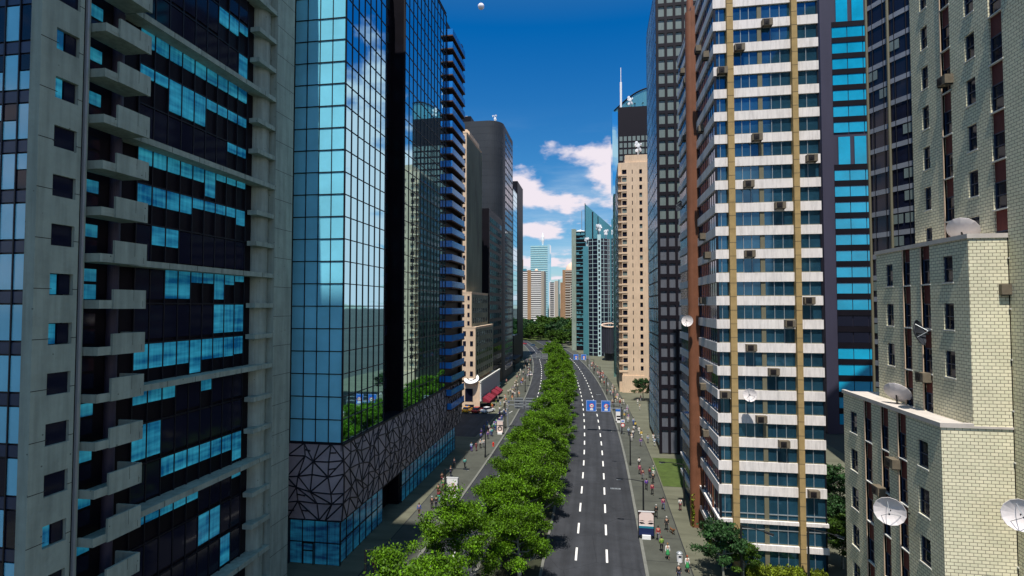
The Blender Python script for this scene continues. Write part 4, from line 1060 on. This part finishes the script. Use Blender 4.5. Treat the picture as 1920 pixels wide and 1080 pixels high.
gantry(235.6, ((-27.0, -24.9), (-24.2, -21.7)), -28.7, 'farther gantry with two grey sign backs over the left roadway', False)

def traffic_sign(x, y, lab):
    t = thing('traffic_sign', lab, 'traffic sign', (x, y, 0))
    MB().tube((x, y, .1), (x, y, 3.4), .05, n=8).build('post', 'galv', t)
    d = MB(); disc(d, x, y-.06, 2.2, .42, 0); d.build('red_ring', 'signred', t)
    d = MB(); disc(d, x, y-.085, 2.2, .3, 0); d.build('ring_face', 'signwhite', t)
    MB().box(x-.42, x+.42, y-.08, y-.05, 2.75, 3.4).build('plate', 'signwhite', t)
    MB().box(x-.3, x+.3, y-.1, y-.081, 2.95, 3.2).build('plate_symbol', 'signblue', t)
traffic_sign(5.3, 119, 'round red and white sign under a white plate on the right kerb')

def billboard(x, y, lab, kind, w_=1.75, h=2.75):
    t = thing('billboard', lab, 'billboard', (x, y, .14))
    a, b = x-w_/2, x+w_/2; z0 = .55; z1 = z0+h
    MB().box(a-.1, b+.1, y, y+.35, z0-.1, z1+.1).box(a+.1, b-.1, y+.02, y+.3, .14, z0-.1).build('housing', 'galv' if kind == 'map' else 'carblack', t)
    MB().box(a-.1, b+.1, y-.05, y+.0, z1+.02, z1+.14).build('top_edge', 'signwhite', t)
    MB().box(x-.5, x+.5, y-.22, y-.02, .14, .62).build('foot_plate', 'signwhite', t)
    if kind == 'eyes':
        p = MB().box(a, b, y-.03, y-.002, z0+1.12, z1, 0); p.box(a, b, y-.03, y-.002, z0+.85, z0+1.12, 1); p.box(a, b, y-.03, y-.002, z0, z0+.85, 2)
        p.box(a, b, y-.036, y-.031, z0+1.1, z0+1.16, 4)
        for s in (-1, 1):
            cx0 = x+s*.5; zc = z0+1.42
            p.poly([(cx0-s*.36, y-.042, zc-.02), (cx0-s*.12, y-.042, zc+.13), (cx0+s*.18, y-.042, zc+.15), (cx0+s*.36, y-.042, zc+.04), (cx0+s*.1, y-.042, zc-.08)], 3)
            p.poly([(cx0-s*.34, y-.044, zc+.26), (cx0-s*.05, y-.044, zc+.37), (cx0+s*.36, y-.044, zc+.33), (cx0-s*.0, y-.044, zc+.29)], 6)
            p.poly([(x+s*w_/2, y-.04, z1), (x+s*(w_/2-.30), y-.04, z1), (x+s*w_/2, y-.04, z1-.35)], 6)
        p.build('poster', ['skinad', 'tealad', 'navyad', 'carblack', 'signwhite', 'pinkad', 'brown'], t)
    elif kind == 'map':
        p = MB().box(a, b, y-.03, y-.002, z0, z1, 0); rd = random.Random(6)
        for k in range(16):
            u, v = rd.uniform(a+.1, b-.5), rd.uniform(z0+.1, z1-.5); p.box(u, u+rd.uniform(.15, .5), y-.036-k*.001, y-.031, v, v+rd.uniform(.05, .4), rd.choice((1, 1, 2)))
        p.build('poster', ['signwhite', 'pinkad', 'skinad'], t)
    elif kind == 'face':
        p = MB().box(a, b, y-.03, y-.002, z0, z1, 0); p.lathe([(0, 0), (.5, 0), (.5, .01), (0, .011)], (x, y-.03, z0+.8), (0, -1, 0), 16, 1); p.lathe([(0, 0), (.3, 0), (.3, .01), (0, .011)], (x, y-.043, z0+.75), (0, -1, 0), 14, 2)
        p.build('poster', ['skinad', 'carblack', 'skinad'], t)
    else:
        p = MB().box(a, b, y-.03, y-.002, z0, z1, 0).box(a, b, y-.04, y-.031, z1-.55, z1, 1).box(a+.15, b-.15, y-.04, y-.031, z0+.9, z0+1.25, 2).box(a+.3, b-.3, y-.04, y-.031, z0+.1, z0+.6, 2)
        p.build('poster', ['signwhite', 'signblue', 'carblack'], t)
billboard(5.65, 66.6, 'billboard showing a close-up of two eyes above a teal band', 'eyes', 1.7)
billboard(-20.75, 75.3, 'white and pink billboard on the left pavement beside a lamp', 'map', 1.55, 2.7)
billboard(-21.1, 115.2, 'cream billboard with a dark round motif on the left pavement', 'face', 1.3, 2.4)
billboard(4.95, 131, 'white billboard with a blue header on the right kerb beyond the signs', 'blue', 1.5, 2.8)
def hydrant(x, y):
    t = thing('fire_hydrant', 'small red fire hydrant by the left kerb', 'fire hydrant', (x, y, .14))
    MB().lathe([(.2, 0), (.2, .06), (.13, .08), (.13, .6), (.17, .62), (.15, .75), (.05, .84), (0, .86)], (x, y, .14), (0, 0, 1), 14).build('barrel', 'hydrant', t)
    MB().tube((x-.25, y, .6), (x+.25, y, .6), .07, n=8).build('nozzle', 'hydrant', t)
hydrant(-20.6, 105.2)
def bin_(x, y, lab):
    t = thing('litter_bin', lab, 'litter bin', (x, y, .14))
    MB().lathe([(.24, 0), (.3, .05), (.33, .85), (.28, .9)], (x, y, .14), (0, 0, 1), 16).build('drum', 'signwhite', t)
    MB().lathe([(.34, .9), (.34, 1.0), (.2, 1.12), (0, 1.15)], (x, y, .14), (0, 0, 1), 16).build('lid', 'galv', t)
    MB().box(x-.16, x+.16, y-.35, y-.25, .8, .95).build('slot', 'carblack', t)
bin_(8.7, 61.2, 'white litter bin with a dark slot at the bottom of the right pavement')

# ------------------------------------------------------------------ cars
def car(x, y, rz, paint, lab, taxi=False):
    t = thing('car', lab, 'car', (x, y, .14), 'cars parked and driving in the street'); t.rotation_euler = (0, 0, rz)
    def put(mb, nm, m, par=t, sm=False): o = mb.build(nm, m, smooth=sm); o.parent = par; return o
    prof = [(-2.1, .35), (-2.15, .7), (-1.95, .88), (-1.1, .95), (1.3, .93), (2.0, .80), (2.12, .55), (2.08, .33)]
    b = MB(); n = len(prof)
    for s, ww in ((-1, .86), (1, .86)):
        b.v += [(p[0], s*(ww-(.05 if p[1] > .8 else 0)), p[1]) for p in prof]
    b.f += [tuple(range(n)), tuple(reversed(range(n, 2*n)))]; b.m += [0, 0]
    for i in range(n): j = (i+1) % n; b.f.append((i, n+i, n+j, j)); b.m.append(0)
    body = put(b, 'body', paint)
    cab = MB(); lo_ = [(-1.55, .93), (1.0, .92)]; hi_ = [(-1.05, 1.42), (.35, 1.42)]
    cab.v += [(x_, s*w_, z_) for (x_, z_, w_) in ((-1.55, .93, .78), (1.0, .92, .78), (.35, 1.40, .62), (-1.05, 1.40, .62)) for s in (-1, 1)]
    for q in ((0, 2, 4, 6), (1, 7, 5, 3), (0, 1, 3, 2), (2, 3, 5, 4), (4, 5, 7, 6), (6, 7, 1, 0)): cab.f.append(q); cab.m.append(0)
    put(cab, 'window', 'dkglass'); put(MB().box(-1.03, .33, -.61, .61, 1.395, 1.44), 'roof', paint)
    for sx_ in (-1.3, 1.3):
        for s in (-1, 1):
            wv = put(MB().tube((sx_, s*.66, .32), (sx_, s*.88, .32), .32, n=16), 'wheel', 'tyre'); put(MB().tube((sx_, s*.881, .32), (sx_, s*.9, .32), .18, n=12), 'rim', 'chrome', wv)
    for s in (-1, 1):
        put(MB().box(2.03, 2.12, s*.5-.16, s*.5+.16, .56, .70), 'headlight', 'lens'); put(MB().box(-2.16, -2.08, s*.55-.14, s*.55+.14, .62, .76), 'tail_light', 'signred')
    if taxi: put(MB().box(-.45, -.2, -.3, .3, 1.44, 1.6), 'roof_sign', 'signblue')
car(-34.0, 140.6-2.4, R(80), 'yellow', 'yellow taxi with a violet roof sign parked before the beige podium', True)
car(-31.3, 138.0, R(78), 'red', 'red car parked between the yellow taxi and the white car')
car(-28.6, 138.3, R(60), 'carwhite', 'white car parked at the corner of the beige podium')
car(-53, 386, R(170), 'red', 'red car crossing at the far bend below the park trees')
car(-35.5, 336, R(160), 'carblack', 'dark car at the far bend, nearest the median trees')
car(-45, 372, R(165), 'carblue', 'slate car behind the red car at the far bend')
car(-26.9, 214, R(100), 'carwhite', 'white car on the left roadway just before the farther gantry')
g = MB()
for k in range(6): g.poly([(-36.2+k*2.6, 136.6, .15), (-36.05+k*2.6, 136.6, .15), (-35.35+k*2.6, 141, .15), (-35.5+k*2.6, 141, .15)])
struct('parking_lines', g, 'paint')

# ------------------------------------------------------------------ trees
def tree_mesh(seed, h, r, nleaf, ls, base=.30):
    rd = random.Random(seed); tr = MB(); lf = MB()
    top = Vector((rd.uniform(-.5, .5), rd.uniform(-.5, .5), h*.84))
    pts = [Vector((0, 0, 0)), Vector((rd.uniform(-.12, .12), rd.uniform(-.12, .12), h*.3)), Vector((top.x*.5, top.y*.5, h*.55)), top]
    rad = [.024*h, .018*h, .012*h, .004*h]
    for i in range(3): tr.tube(pts[i], pts[i+1], rad[i], rad[i+1], n=8, cap=False)
    clumps = []
    nl = 20
    for k in range(nl):
        a = k*2.4+rd.uniform(-.4, .4); f = (k+.5)/nl; z0 = h*(base+.50*f); st = pts[1].lerp(pts[3], min(1, max(0, (z0/h-.3)/.54)))
        reach = r*rd.uniform(.55, 1.05)*(1-.55*f**1.5); e = st+Vector((math.cos(a)*reach, math.sin(a)*reach, h*rd.uniform(.05, .20)))
        mid = st.lerp(e, .5)+Vector((0, 0, -.03*h))
        tr.tube(st, mid, .0085*h, .006*h, n=6, cap=False); tr.tube(mid, e, .006*h, .002*h, n=5, cap=False)
        clumps.append((e, r*rd.uniform(.16, .30)))
        for q in range(3):
            d = Vector((rd.uniform(-1, 1), rd.uniform(-1, 1), rd.uniform(-.2, .5)))*r*.30; e2 = mid.lerp(e, rd.uniform(.1, .9))+d
            tr.tube(mid, e2, .004*h, .0015*h, n=4, cap=False); clumps.append((e2, r*rd.uniform(.12, .24)))
    clumps.append((top, r*.24)); clumps.append((top+Vector((r*.15, -r*.1, h*.05)), r*.16)); clumps.append((pts[2]+Vector((0, 0, .1*h)), r*.3))
    tot = sum(c[1]**2 for c in clumps)
    for c, cr_ in clumps:
        for _ in range(int(nleaf*cr_**2/tot)):
            d = Vector((rd.gauss(0, 1), rd.gauss(0, 1), rd.gauss(0, 1))).normalized()*cr_*(rd.random()**.55)*(1.35 if rd.random() < .12 else 1); d.z *= .6
            p = c+d
            if p.z < h*.16: continue
            n_ = Vector((rd.gauss(0, .7), rd.gauss(0, .7), rd.uniform(.1, 1))).normalized(); u = n_.orthogonal().normalized(); v = n_.cross(u)
            a = rd.uniform(0, 6.28); u, v = u*math.cos(a)+v*math.sin(a), v*math.cos(a)-u*math.sin(a); s = ls*rd.uniform(.6, 1.3)
            b = len(lf.v); lf.v += [tuple(p-u*s), tuple(p-v*s*.55), tuple(p+u*s), tuple(p+v*s*.55)]; lf.f.append((b, b+1, b+2, b+3)); lf.m.append(0)
    return tr, lf
def proto_tree(seed, h, r, nl, ls, leaf, bark, name='broadleaf_tree', base=.30):
    tr, lf = tree_mesh(seed, h, r, nl, ls, base=base)
    t = thing(name, 'tree', 'tree'); a = tr.build('trunk', bark); a.parent = t; b = lf.build('crown', leaf); b.parent = t
    return t
near_p = [proto_tree(s, 11.2, 4.5, 25000, .115, 'leaf', 'bark') for s in (11, 12, 13, 14)]
far_p = [proto_tree(s, 11.2, 4.6, 9000, .19, 'leaf', 'bark') for s in (21, 22, 23)]
park_p = [proto_tree(s, 13, 6.2, 4200, .55, m_, 'darkbark', base=.2) for s, m_ in ((31, 'leafpark'), (32, 'leafdark'), (33, 'leafpark'))]
dark_p = [proto_tree(s, 6.5, 3.0, 6500, .15, m_, 'bark') for s, m_ in ((41, 'leafdark'), (42, 'leafpark'))]
used = set()
def place(proto, loc, rz, sc_, lab, group):
    if id(proto) not in used:
        used.add(id(proto)); o = proto; o.location = loc; o.rotation_euler = (0, 0, rz); o.scale = (sc_,)*3; o['label'] = lab; o['group'] = group; return o
    return dup(proto, loc, rz, lab, sc_, group)
rd = random.Random(9); nL = nR = 0; y = 37.5
while y < 292:
    k = rd.uniform(.74, 1.1)
    nL += 1; P_ = near_p if y < 110 else far_p
    place(P_[nL % len(P_)], ((-12.6 if y < 50 else -10.4)+cv(y)+rd.uniform(-.7, .5), y+rd.uniform(-1.5, 1.5), .1), rd.uniform(0, 6.3), (max(k, .96) if y < 50 else min(k, .97)*(.92 if y < 110 else .84)), 'green median tree, left row, %s from the camera' % ordw(nL), 'trees along the road median')
    if y > 44:
        nR += 1
        place(P_[(nR+2) % len(P_)], (-7.7+cv(y+3)+rd.uniform(-.3, .4), y+4.8+rd.uniform(-1.2, 1.2), .1), rd.uniform(0, 6.3), rd.uniform(.70, .98)*(1 if y < 110 else .9), 'green median tree, right row, %s from the camera' % ordw(nR), 'trees along the road median')
    y += 9.6
rd = random.Random(19); n = 0
for r_ in range(6):
    for c_ in range(19):
        x = -150+c_*9.5+rd.uniform(-3, 3)+r_*2; yy = 436+r_*17+rd.uniform(-5, 5)
        if x > 14 or x < -175: continue
        n += 1
        if n > 99: break
        place(park_p[n % 3], (x, yy, mound(x, yy)-.3), rd.uniform(0, 6.3), rd.uniform(.95, 1.35), 'park tree in the dense green belt below the skyline', 'trees of the far park')
for r_ in range(12):
    x = -16+rd.uniform(-9, 6); yy = 378+rd.uniform(-22, 40)
    place(park_p[r_ % 3], (x-6, yy, 0), rd.uniform(0, 6.3), rd.uniform(.8, 1.0), 'park tree in the dense green belt below the skyline', 'trees of the far park')
for (x, y, s, p, l_) in ((13.3, 163, 1.05, 0, 'small tree in front of the tan tower'), (12.6, 58.3, .92, 0, 'dark shrubby tree at the near corner of the banded tower'), (14.6, 58.6, .6, 1, 'short green tree beside the hedge by the left pilaster'),
                        (25.6, 62.5, .85, 1, 'green tree between the banded tower and the brick building, nearest'), (27.5, 69, .9, 0, 'dark tree behind the banded tower corner, middle of three'), (30, 77, 1.1, 0, 'dark tree behind the banded tower corner, farthest'), (13.9, 135, .35, 1, 'little round bush at the foot of the mirrored tower side'), (10.2, 247, .9, 0, 'dark tree beside the round building')):
    place(dark_p[p], (x, y, .1), x, s, l_, 'small trees by the buildings')
# climbing plants on the posts by the banded tower and the hedge along its front
def leaf_blob(name, boxes, n, ls, leaf, lab, cat, seed):
    rd = random.Random(seed); lf = MB()
    for (x0, x1, y0, y1, z0, z1) in boxes:
        for _ in range(n):
            p = Vector((rd.uniform(x0, x1), rd.uniform(y0, y1), z0+(z1-z0)*rd.random()**.8*rd.uniform(.75, 1.08))); nn = Vector((rd.gauss(0, 1), rd.gauss(0, 1), rd.uniform(0, 1.5))).normalized(); u = nn.orthogonal().normalized(); v = nn.cross(u); s = ls*rd.uniform(.6, 1.3); b = len(lf.v)
            lf.v += [tuple(p-u*s), tuple(p-v*s*.6), tuple(p+u*s), tuple(p+v*s*.6)]; lf.f.append((b, b+1, b+2, b+3)); lf.m.append(0)
    tag(lf.build(name, leaf), lab, cat)
leaf_blob('hedge', [(14.9, 16.9, 58.0, 59.8, .1, 1.3), (16.9, 18.9, 58.1, 59.8, .1, 1.25), (18.9, 20.6, 58.0, 59.8, .1, 1.3), (21.2, 22.6, 58.1, 59.8, .1, 1.2)], 1500, .13, 'leafhedge', 'yellow-green hedge along the foot of the banded tower front', 'hedge', 3)
leaf_blob('climbing_plant', [(11.6, 12.0, 70.8, 71.9, .1, 4.2)], 500, .13, 'leafhedge', 'yellow-green climbing plant around the foot of the rust column', 'plant', 4)
leaf_blob('climbing_plant', [(12.2, 12.7, 63.4, 64.6, .1, 3.4)], 350, .12, 'leafhedge', 'climbing plant on the post nearest the banded tower corner', 'plant', 5)

# ------------------------------------------------------------------ people
def skin_mesh(name, verts, edges, radii, m, root=0, sub=1):
    me = bpy.data.meshes.new(name+'_base'); me.from_pydata(verts, edges, []); o = bpy.data.objects.new(name, me); col.objects.link(o)
    o.modifiers.new('s', 'SKIN'); md = o.modifiers.new('u', 'SUBSURF'); md.levels = sub; md.render_levels = sub
    sv = me.skin_vertices[0].data
    for i, r_ in enumerate(radii): sv[i].radius = (r_, r_*.9) if isinstance(r_, (int, float)) else r_; sv[i].use_root = (i == root)
    dg = bpy.context.evaluated_depsgraph_get(); dg.update(); out = bpy.data.meshes.new_from_object(o.evaluated_get(dg)); out.name = name
    bpy.data.objects.remove(o); out.materials.clear(); out.materials.append(M[m]); out.polygons.foreach_set('use_smooth', [True]*len(out.polygons)); return out
def figure(st, arm, skirt=False):
    """st stride, arm swing; faces -Y"""
    J = dict(pel=(0, 0, .95), wai=(0, 0, 1.08), che=(0, -.01, 1.30), nec=(0, -.01, 1.46), hed=(0, -.03, 1.56), hd2=(0, -.035, 1.69),
             sl=(.17, 0, 1.41), sr=(-.17, 0, 1.41), el=(.23, arm*.5, 1.14), er=(-.23, -arm*.5, 1.14), wl=(.23, arm*.5-.10, .90), wr=(-.23, -arm*.5-.10, .90), hl=(.23, arm*.5-.12, .81), hr=(-.23, -arm*.5-.12, .81),
             pl=(.09, 0, .90), pr=(-.09, 0, .90), kl=(.10, -st*.45-.03, .49), kr=(-.10, st*.40-.05, .49), al=(.10, -st*.9, .08), ar=(-.10, st*.9, .10), tl=(.11, -st*.9-.17, .03), tr=(-.11, st*.9-.16, .04))
    order = list(J); ix = {k: i for i, k in enumerate(order)}
    E_ = [('pel', 'wai'), ('wai', 'che'), ('che', 'nec'), ('nec', 'hed'), ('hed', 'hd2'), ('che', 'sl'), ('che', 'sr'), ('sl', 'el'), ('sr', 'er'), ('el', 'wl'), ('er', 'wr'), ('wl', 'hl'), ('wr', 'hr'), ('pel', 'pl'), ('pel', 'pr'), ('pl', 'kl'), ('pr', 'kr'), ('kl', 'al'), ('kr', 'ar'), ('al', 'tl'), ('ar', 'tr')]
    Rr = dict(pel=(.135, .10), wai=(.12, .09), che=(.145, .105), nec=.052, hed=.085, hd2=.082, sl=.062, sr=.062, el=.042, er=.042, wl=.029, wr=.029, hl=.034, hr=.034, pl=.088, pr=.088, kl=.056, kr=.056, al=.038, ar=.038, tl=.034, tr=.034)
    body = skin_mesh('body', [J[k] for k in order], [(ix[a], ix[b]) for a, b in E_], [Rr[k] for k in order], 'skin')
    def sub(keys, grow, nm, edges=None):
        i2 = {k: i for i, k in enumerate(keys)}; es = [(i2[a], i2[b]) for a, b in E_ if a in i2 and b in i2]
        return skin_mesh(nm, [J[k] for k in keys], es, [tuple(q+grow for q in Rr[k]) if isinstance(Rr[k], tuple) else Rr[k]+grow for k in keys], 'cloth')
    J['wai'] = (0, 0, 1.06)
    shirt = sub(['wai', 'pel', 'che', 'sl', 'sr', 'el', 'er', 'wl', 'wr'], .016, 'shirt')
    if skirt: q = MB().lathe([(.125, 1.08), (.16, .95), (.21, .62), (.23, .50), (.20, .50)], (0, 0, 0), (0, 0, 1), 14); o = q.build('skirt', 'cloth', smooth=True); low = o.data; bpy.data.objects.remove(o)
    else: low = sub(['pel', 'pl', 'pr', 'kl', 'kr', 'al', 'ar'], .018, 'trousers')
    hair = MB(); pr = [(.001, .125)]+[(.105*math.sin(a), .125*math.cos(a)) for a in [i*math.pi*.62/6 for i in range(1, 7)]]
    hair.lathe(pr, (0, -.01, 1.66), (0, .25, 1), 12); o = hair.build('hair', 'cloth', smooth=True); hm = o.data; bpy.data.objects.remove(o)
    sh = MB()
    for a, b in (('al', 'tl'), ('ar', 'tr')): sh.tube((J[a][0], J[a][1]+.05, J[a][2]-.02), (J[b][0], J[b][1]-.03, J[b][2]+.0), .055, .045, n=8)
    o = sh.build('shoes', 'cloth'); sm = o.data; bpy.data.objects.remove(o)
    return dict(body=body, shirt=shirt, low=low, hair=hm, shoes=sm, lown='skirt' if skirt else 'trousers')
FIG = [figure(.30, .22), figure(.16, .14), figure(.04, .05), figure(.12, .1, True)]
COL = {'white': (.75, .74, .70), 'black': (.012, .012, .016), 'red': (.42, .025, .03), 'magenta': (.35, .03, .14), 'purple': (.12, .04, .38), 'crimson': (.4, .01, .07), 'green': (.03, .32, .09), 'lime': (.18, .38, .03),
       'blue': (.04, .10, .40), 'pale blue': (.35, .52, .70), 'navy': (.015, .02, .07), 'grey': (.2, .2, .22), 'cream': (.65, .58, .40), 'pink': (.6, .25, .3), 'orange': (.75, .18, .03), 'yellow': (.7, .5, .06), 'teal': (.05, .40, .36), 'maroon': (.16, .02, .04), 'brown': (.10, .05, .03), 'jeans blue': (.06, .10, .20)}
HC = [(.02, .015, .01), (.08, .04, .02), (.25, .14, .05), (.5, .5, .48), (.3, .06, .02)]
def person(x, y, rot, top, low, lab, fig=0, hair=0, group=None, s=1.0):
    F_ = FIG[fig]; t = bpy.data.objects.new('person', F_['body']); col.objects.link(t); t.location = (x, y, .15); t.rotation_euler = (0, 0, rot); t.scale = (s,)*3
    t['label'] = lab; t['category'] = 'person'
    if group: t['group'] = group
    for nm, me, c in (('shirt', F_['shirt'], COL[top]), (F_['lown'], F_['low'], COL[low]), ('hair', F_['hair'], HC[hair]), ('shoes', F_['shoes'], (.02, .02, .02))):
        o = bpy.data.objects.new(nm, me); col.objects.link(o); o.parent = t; o.color = (*[q*.8+.004 for q in c], 1)
    return t
pi = math.pi
RP = [(7.0, 95.5, 'white', 'black', 'person in a white top and black trousers by the lawn, leading the small group', 0, 0), (6.8, 91.6, 'magenta', 'maroon', 'person in magenta beside the lawn edge of the right pavement', 0, 1),
      (7.05, 88.9, 'maroon', 'grey', 'person in a maroon top walking just in front of the one in magenta', 1, 0), (8.25, 89.9, 'maroon', 'navy', 'person in a maroon top and navy trousers left of the one in green', 1, 0), (8.9, 90.8, 'green', 'white', 'person in a green top and white trousers on the lawn edge', 1, 3),
      (8.5, 87.3, 'black', 'black', 'person in a black suit on the pavement beside the lawn', 0, 3), (7.2, 84.0, 'purple', 'black', 'person in a purple top and black trousers', 0, 0), (7.85, 82.0, 'crimson', 'black', 'person in a crimson top at the near edge of the lawn', 1, 0),
      (8.75, 76.3, 'magenta', 'jeans blue', 'person in a magenta top and jeans under the lamp by the rust column', 0, 0), (7.5, 73.3, 'black', 'black', 'grey-haired person in a dark suit behind the eyes billboard', 0, 3),
      (8.35, 69.4, 'black', 'black', 'grey-haired person in a dark suit walking a brown dog', 0, 3), (7.0, 66.3, 'red', 'grey', 'person in a red top and grey trousers right of the eyes billboard', 0, 0), (7.05, 63.4, 'lime', 'black', 'person in a lime green top and black trousers', 1, 1),
      (7.5, 61.7, 'white', 'green', 'person in a white top and green skirt walking beside the one in lime', 3, 2), (9.15, 59.0, 'white', 'green', 'red-haired person in a white top and green skirt near the litter bin', 3, 4), (11.0, 76.3, 'white', 'maroon', 'person in a white top by the wall of the banded tower', 2, 0), (8.0, 57.0, 'black', 'navy', 'person in black at the bottom edge of the right pavement', 1, 3)]
for i, (x, y, a, b, l_, f, h) in enumerate(RP): person(x, y, (0 if i % 3 else pi)+.2*math.sin(i), a, b, l_, f, h)
LP = [(-22.7, 90.4, 'teal', 'black', 'person in a bright teal top and black trousers on the left pavement'), (-24.5, 90.1, 'navy', 'black', 'person in dark navy close behind the one in teal'), (-23.8, 85.4, 'navy', 'navy', 'person all in navy behind the pink billboard'),
      (-23.2, 79.1, 'green', 'maroon', 'person in a green top left of the pink billboard'), (-24.3, 82.1, 'brown', 'maroon', 'person in a brown top behind the one in green'), (-23.3, 76.8, 'black', 'maroon', 'person in a black top beside the lamp by the pink billboard'),
      (-22.4, 74.3, 'crimson', 'teal', 'person in a crimson top in front of the pink billboard lamp'), (-22.6, 71.6, 'black', 'black', 'person in black at the tip of the nearest tree crown'), (-22.1, 71.9, 'black', 'navy', 'second person in black walking beside the one at the tree tip'), (-23.5, 68.9, 'blue', 'brown', 'person in a blue top and brown trousers by the nearest tree'),
      (-24.0, 100.7, 'pale blue', 'purple', 'person in pale blue left of the lamp near the hydrant'), (-22.8, 103.3, 'white', 'black', 'person in white and black near the red hydrant'), (-23.2, 101.3, 'maroon', 'maroon', 'person in maroon beside the pale blue one'), (-22.3, 104.0, 'white', 'grey', 'person in white and grey nearest the red hydrant'),
      (-23.0, 53.4, 'magenta', 'maroon', 'person in magenta under the lamp at the bottom edge'), (-21.6, 50.8, 'blue', 'navy', 'person in blue at the bottom edge beside the nearest tree')]
for i, (x, y, a, b, l_) in enumerate(LP): person(x, y, (0 if i % 2 else pi)+.3*math.sin(i*2), a, b, l_, i % 3, i % 4)
rd = random.Random(77)
RG = [(7.3, 116.6), (8.4, 124.7), (6.5, 118.4), (6.8, 113.4), (8.8, 119.7), (9.0, 116.0), (7.8, 121.0), (8.4, 109.8), (10.0, 112.6), (6.8, 139.9), (7.5, 142.7), (6.4, 134.7), (7.3, 133.6), (8.2, 129.0), (7.0, 131), (7.7, 145.5), (6.3, 157.1), (5.9, 165.1), (5.3, 160)]
for x, y in RG: person(x, y, rd.choice((0, pi))+rd.uniform(-.4, .4), rd.choice(('white', 'white', 'cream', 'pale blue', 'yellow', 'purple')), rd.choice(('white', 'navy', 'blue', 'maroon', 'grey')), 'person in the crowd on the right pavement between the grid tower and the blue signs', rd.randrange(3), rd.randrange(4), 'crowd on the right pavement by the blue signs')
for x, y, a, l_ in ((11.1, 155.4, 'white', 'person in white under the small tree by the tan tower'), (12.4, 161.5, 'pink', 'person in pink under the small tree by the tan tower'), (11.1, 147.6, 'cream', 'person in cream on the plaza before the tan tower'), (11.2, 113.7, 'white', 'farther person in white by the mirrored side of the grid tower'), (11.1, 110.3, 'pale blue', 'nearer person in pale blue by the mirrored side of the grid tower')):
    person(x, y, rd.uniform(0, 6), a, 'white', l_, 2, 1)
for k in range(52):
    y = 150+rd.random()*130; x = rd.uniform(5.7, 9.2)+cv(y)
    person(x, y, rd.choice((0, pi))+rd.uniform(-.4, .4), rd.choice(('white', 'white', 'cream', 'pink', 'black', 'pale blue', 'red')), rd.choice(('white', 'cream', 'navy', 'maroon', 'grey')), 'far pedestrian in the crowd on the right pavement beyond the blue signs', rd.randrange(3), rd.randrange(4), 'distant crowd on the right pavement')
for k in range(24):
    y = 108+rd.random()*30; x = rd.uniform(-24.6, -22)+cv(y)
    person(x, y, rd.choice((0, pi))+rd.uniform(-.4, .4), rd.choice(('blue', 'teal', 'purple', 'pale blue', 'white', 'green')), rd.choice(('navy', 'purple', 'maroon', 'blue')), 'person in the shaded crowd behind the cream billboard on the left pavement', rd.randrange(3), rd.randrange(4), 'crowd by the cream billboard')
for k in range(62):
    y = 141+rd.random()*125; x = rd.uniform(-25.5, -21)+cv(y)
    person(x, y, rd.choice((0, pi))+rd.uniform(-.4, .4), rd.choice(('white', 'white', 'cream', 'pink', 'black', 'orange', 'brown', 'blue')), rd.choice(('white', 'cream', 'navy', 'brown', 'grey')), 'far pedestrian in the crowd on the left pavement beyond the grey sign backs', rd.randrange(3), rd.randrange(4), 'distant crowd on the left pavement')
for x, y, a, b, l_ in ((-28.0, 147, 'lime', 'white', 'person in lime by the maroon awnings'), (-27.0, 148, 'white', 'pale blue', 'person in white by the maroon awnings'), (-28.6, 143.0, 'yellow', 'yellow', 'person in yellow on the plaza by the awnings'), (-28.0, 141.6, 'orange', 'pink', 'person in orange on the plaza near the white car'), (-27.4, 157, 'white', 'cream', 'person in white on the plaza half way along the fins'), (-29.5, 158, 'white', 'white', 'person all in white at the far awning'), (-33.5, 184, 'pale blue', 'teal', 'person in pale blue at the black block'), (-32.4, 190, 'pink', 'brown', 'person in pink at the black block')):
    person(x, y, rd.uniform(0, 6), a, b, l_, 1, 2)
# dog: one continuous skinned body
dv = [(0, .30, .52), (0, 0, .50), (0, -.28, .50), (0, -.45, .62), (0, -.56, .74), (0, -.72, .70), (.10, .32, .38), (.10, .24, .22), (.10, .33, .03), (-.10, .32, .38), (-.10, .38, .22), (-.10, .42, .03), (.09, -.30, .32), (.09, -.34, .03), (-.09, -.26, .32), (-.09, -.22, .03), (0, .45, .58), (0, .60, .72)]
de = [(0, 1), (1, 2), (2, 3), (3, 4), (4, 5), (0, 6), (6, 7), (7, 8), (0, 9), (9, 10), (10, 11), (2, 12), (12, 13), (2, 14), (14, 15), (0, 16), (16, 17)]
dr = [.11, .115, .14, .08, .085, .04, .07, .035, .03, .07, .035, .03, .045, .03, .045, .03, .03, .015]
dm = skin_mesh('dog', dv, de, dr, 'dog', 1); dog = bpy.data.objects.new('dog', dm); col.objects.link(dog); dog.location = (8.9, 68.6, .15); dog.rotation_euler = (0, 0, .4)
tag(dog, 'brown dog walking on the right pavement beside the person in a dark suit', 'dog')
for s in (-1, 1): e = MB().poly([(s*.03, -.53, .80), (s*.08, -.52, .79), (s*.06, -.50, .90)]).build('ear', 'dog'); e.parent = dog
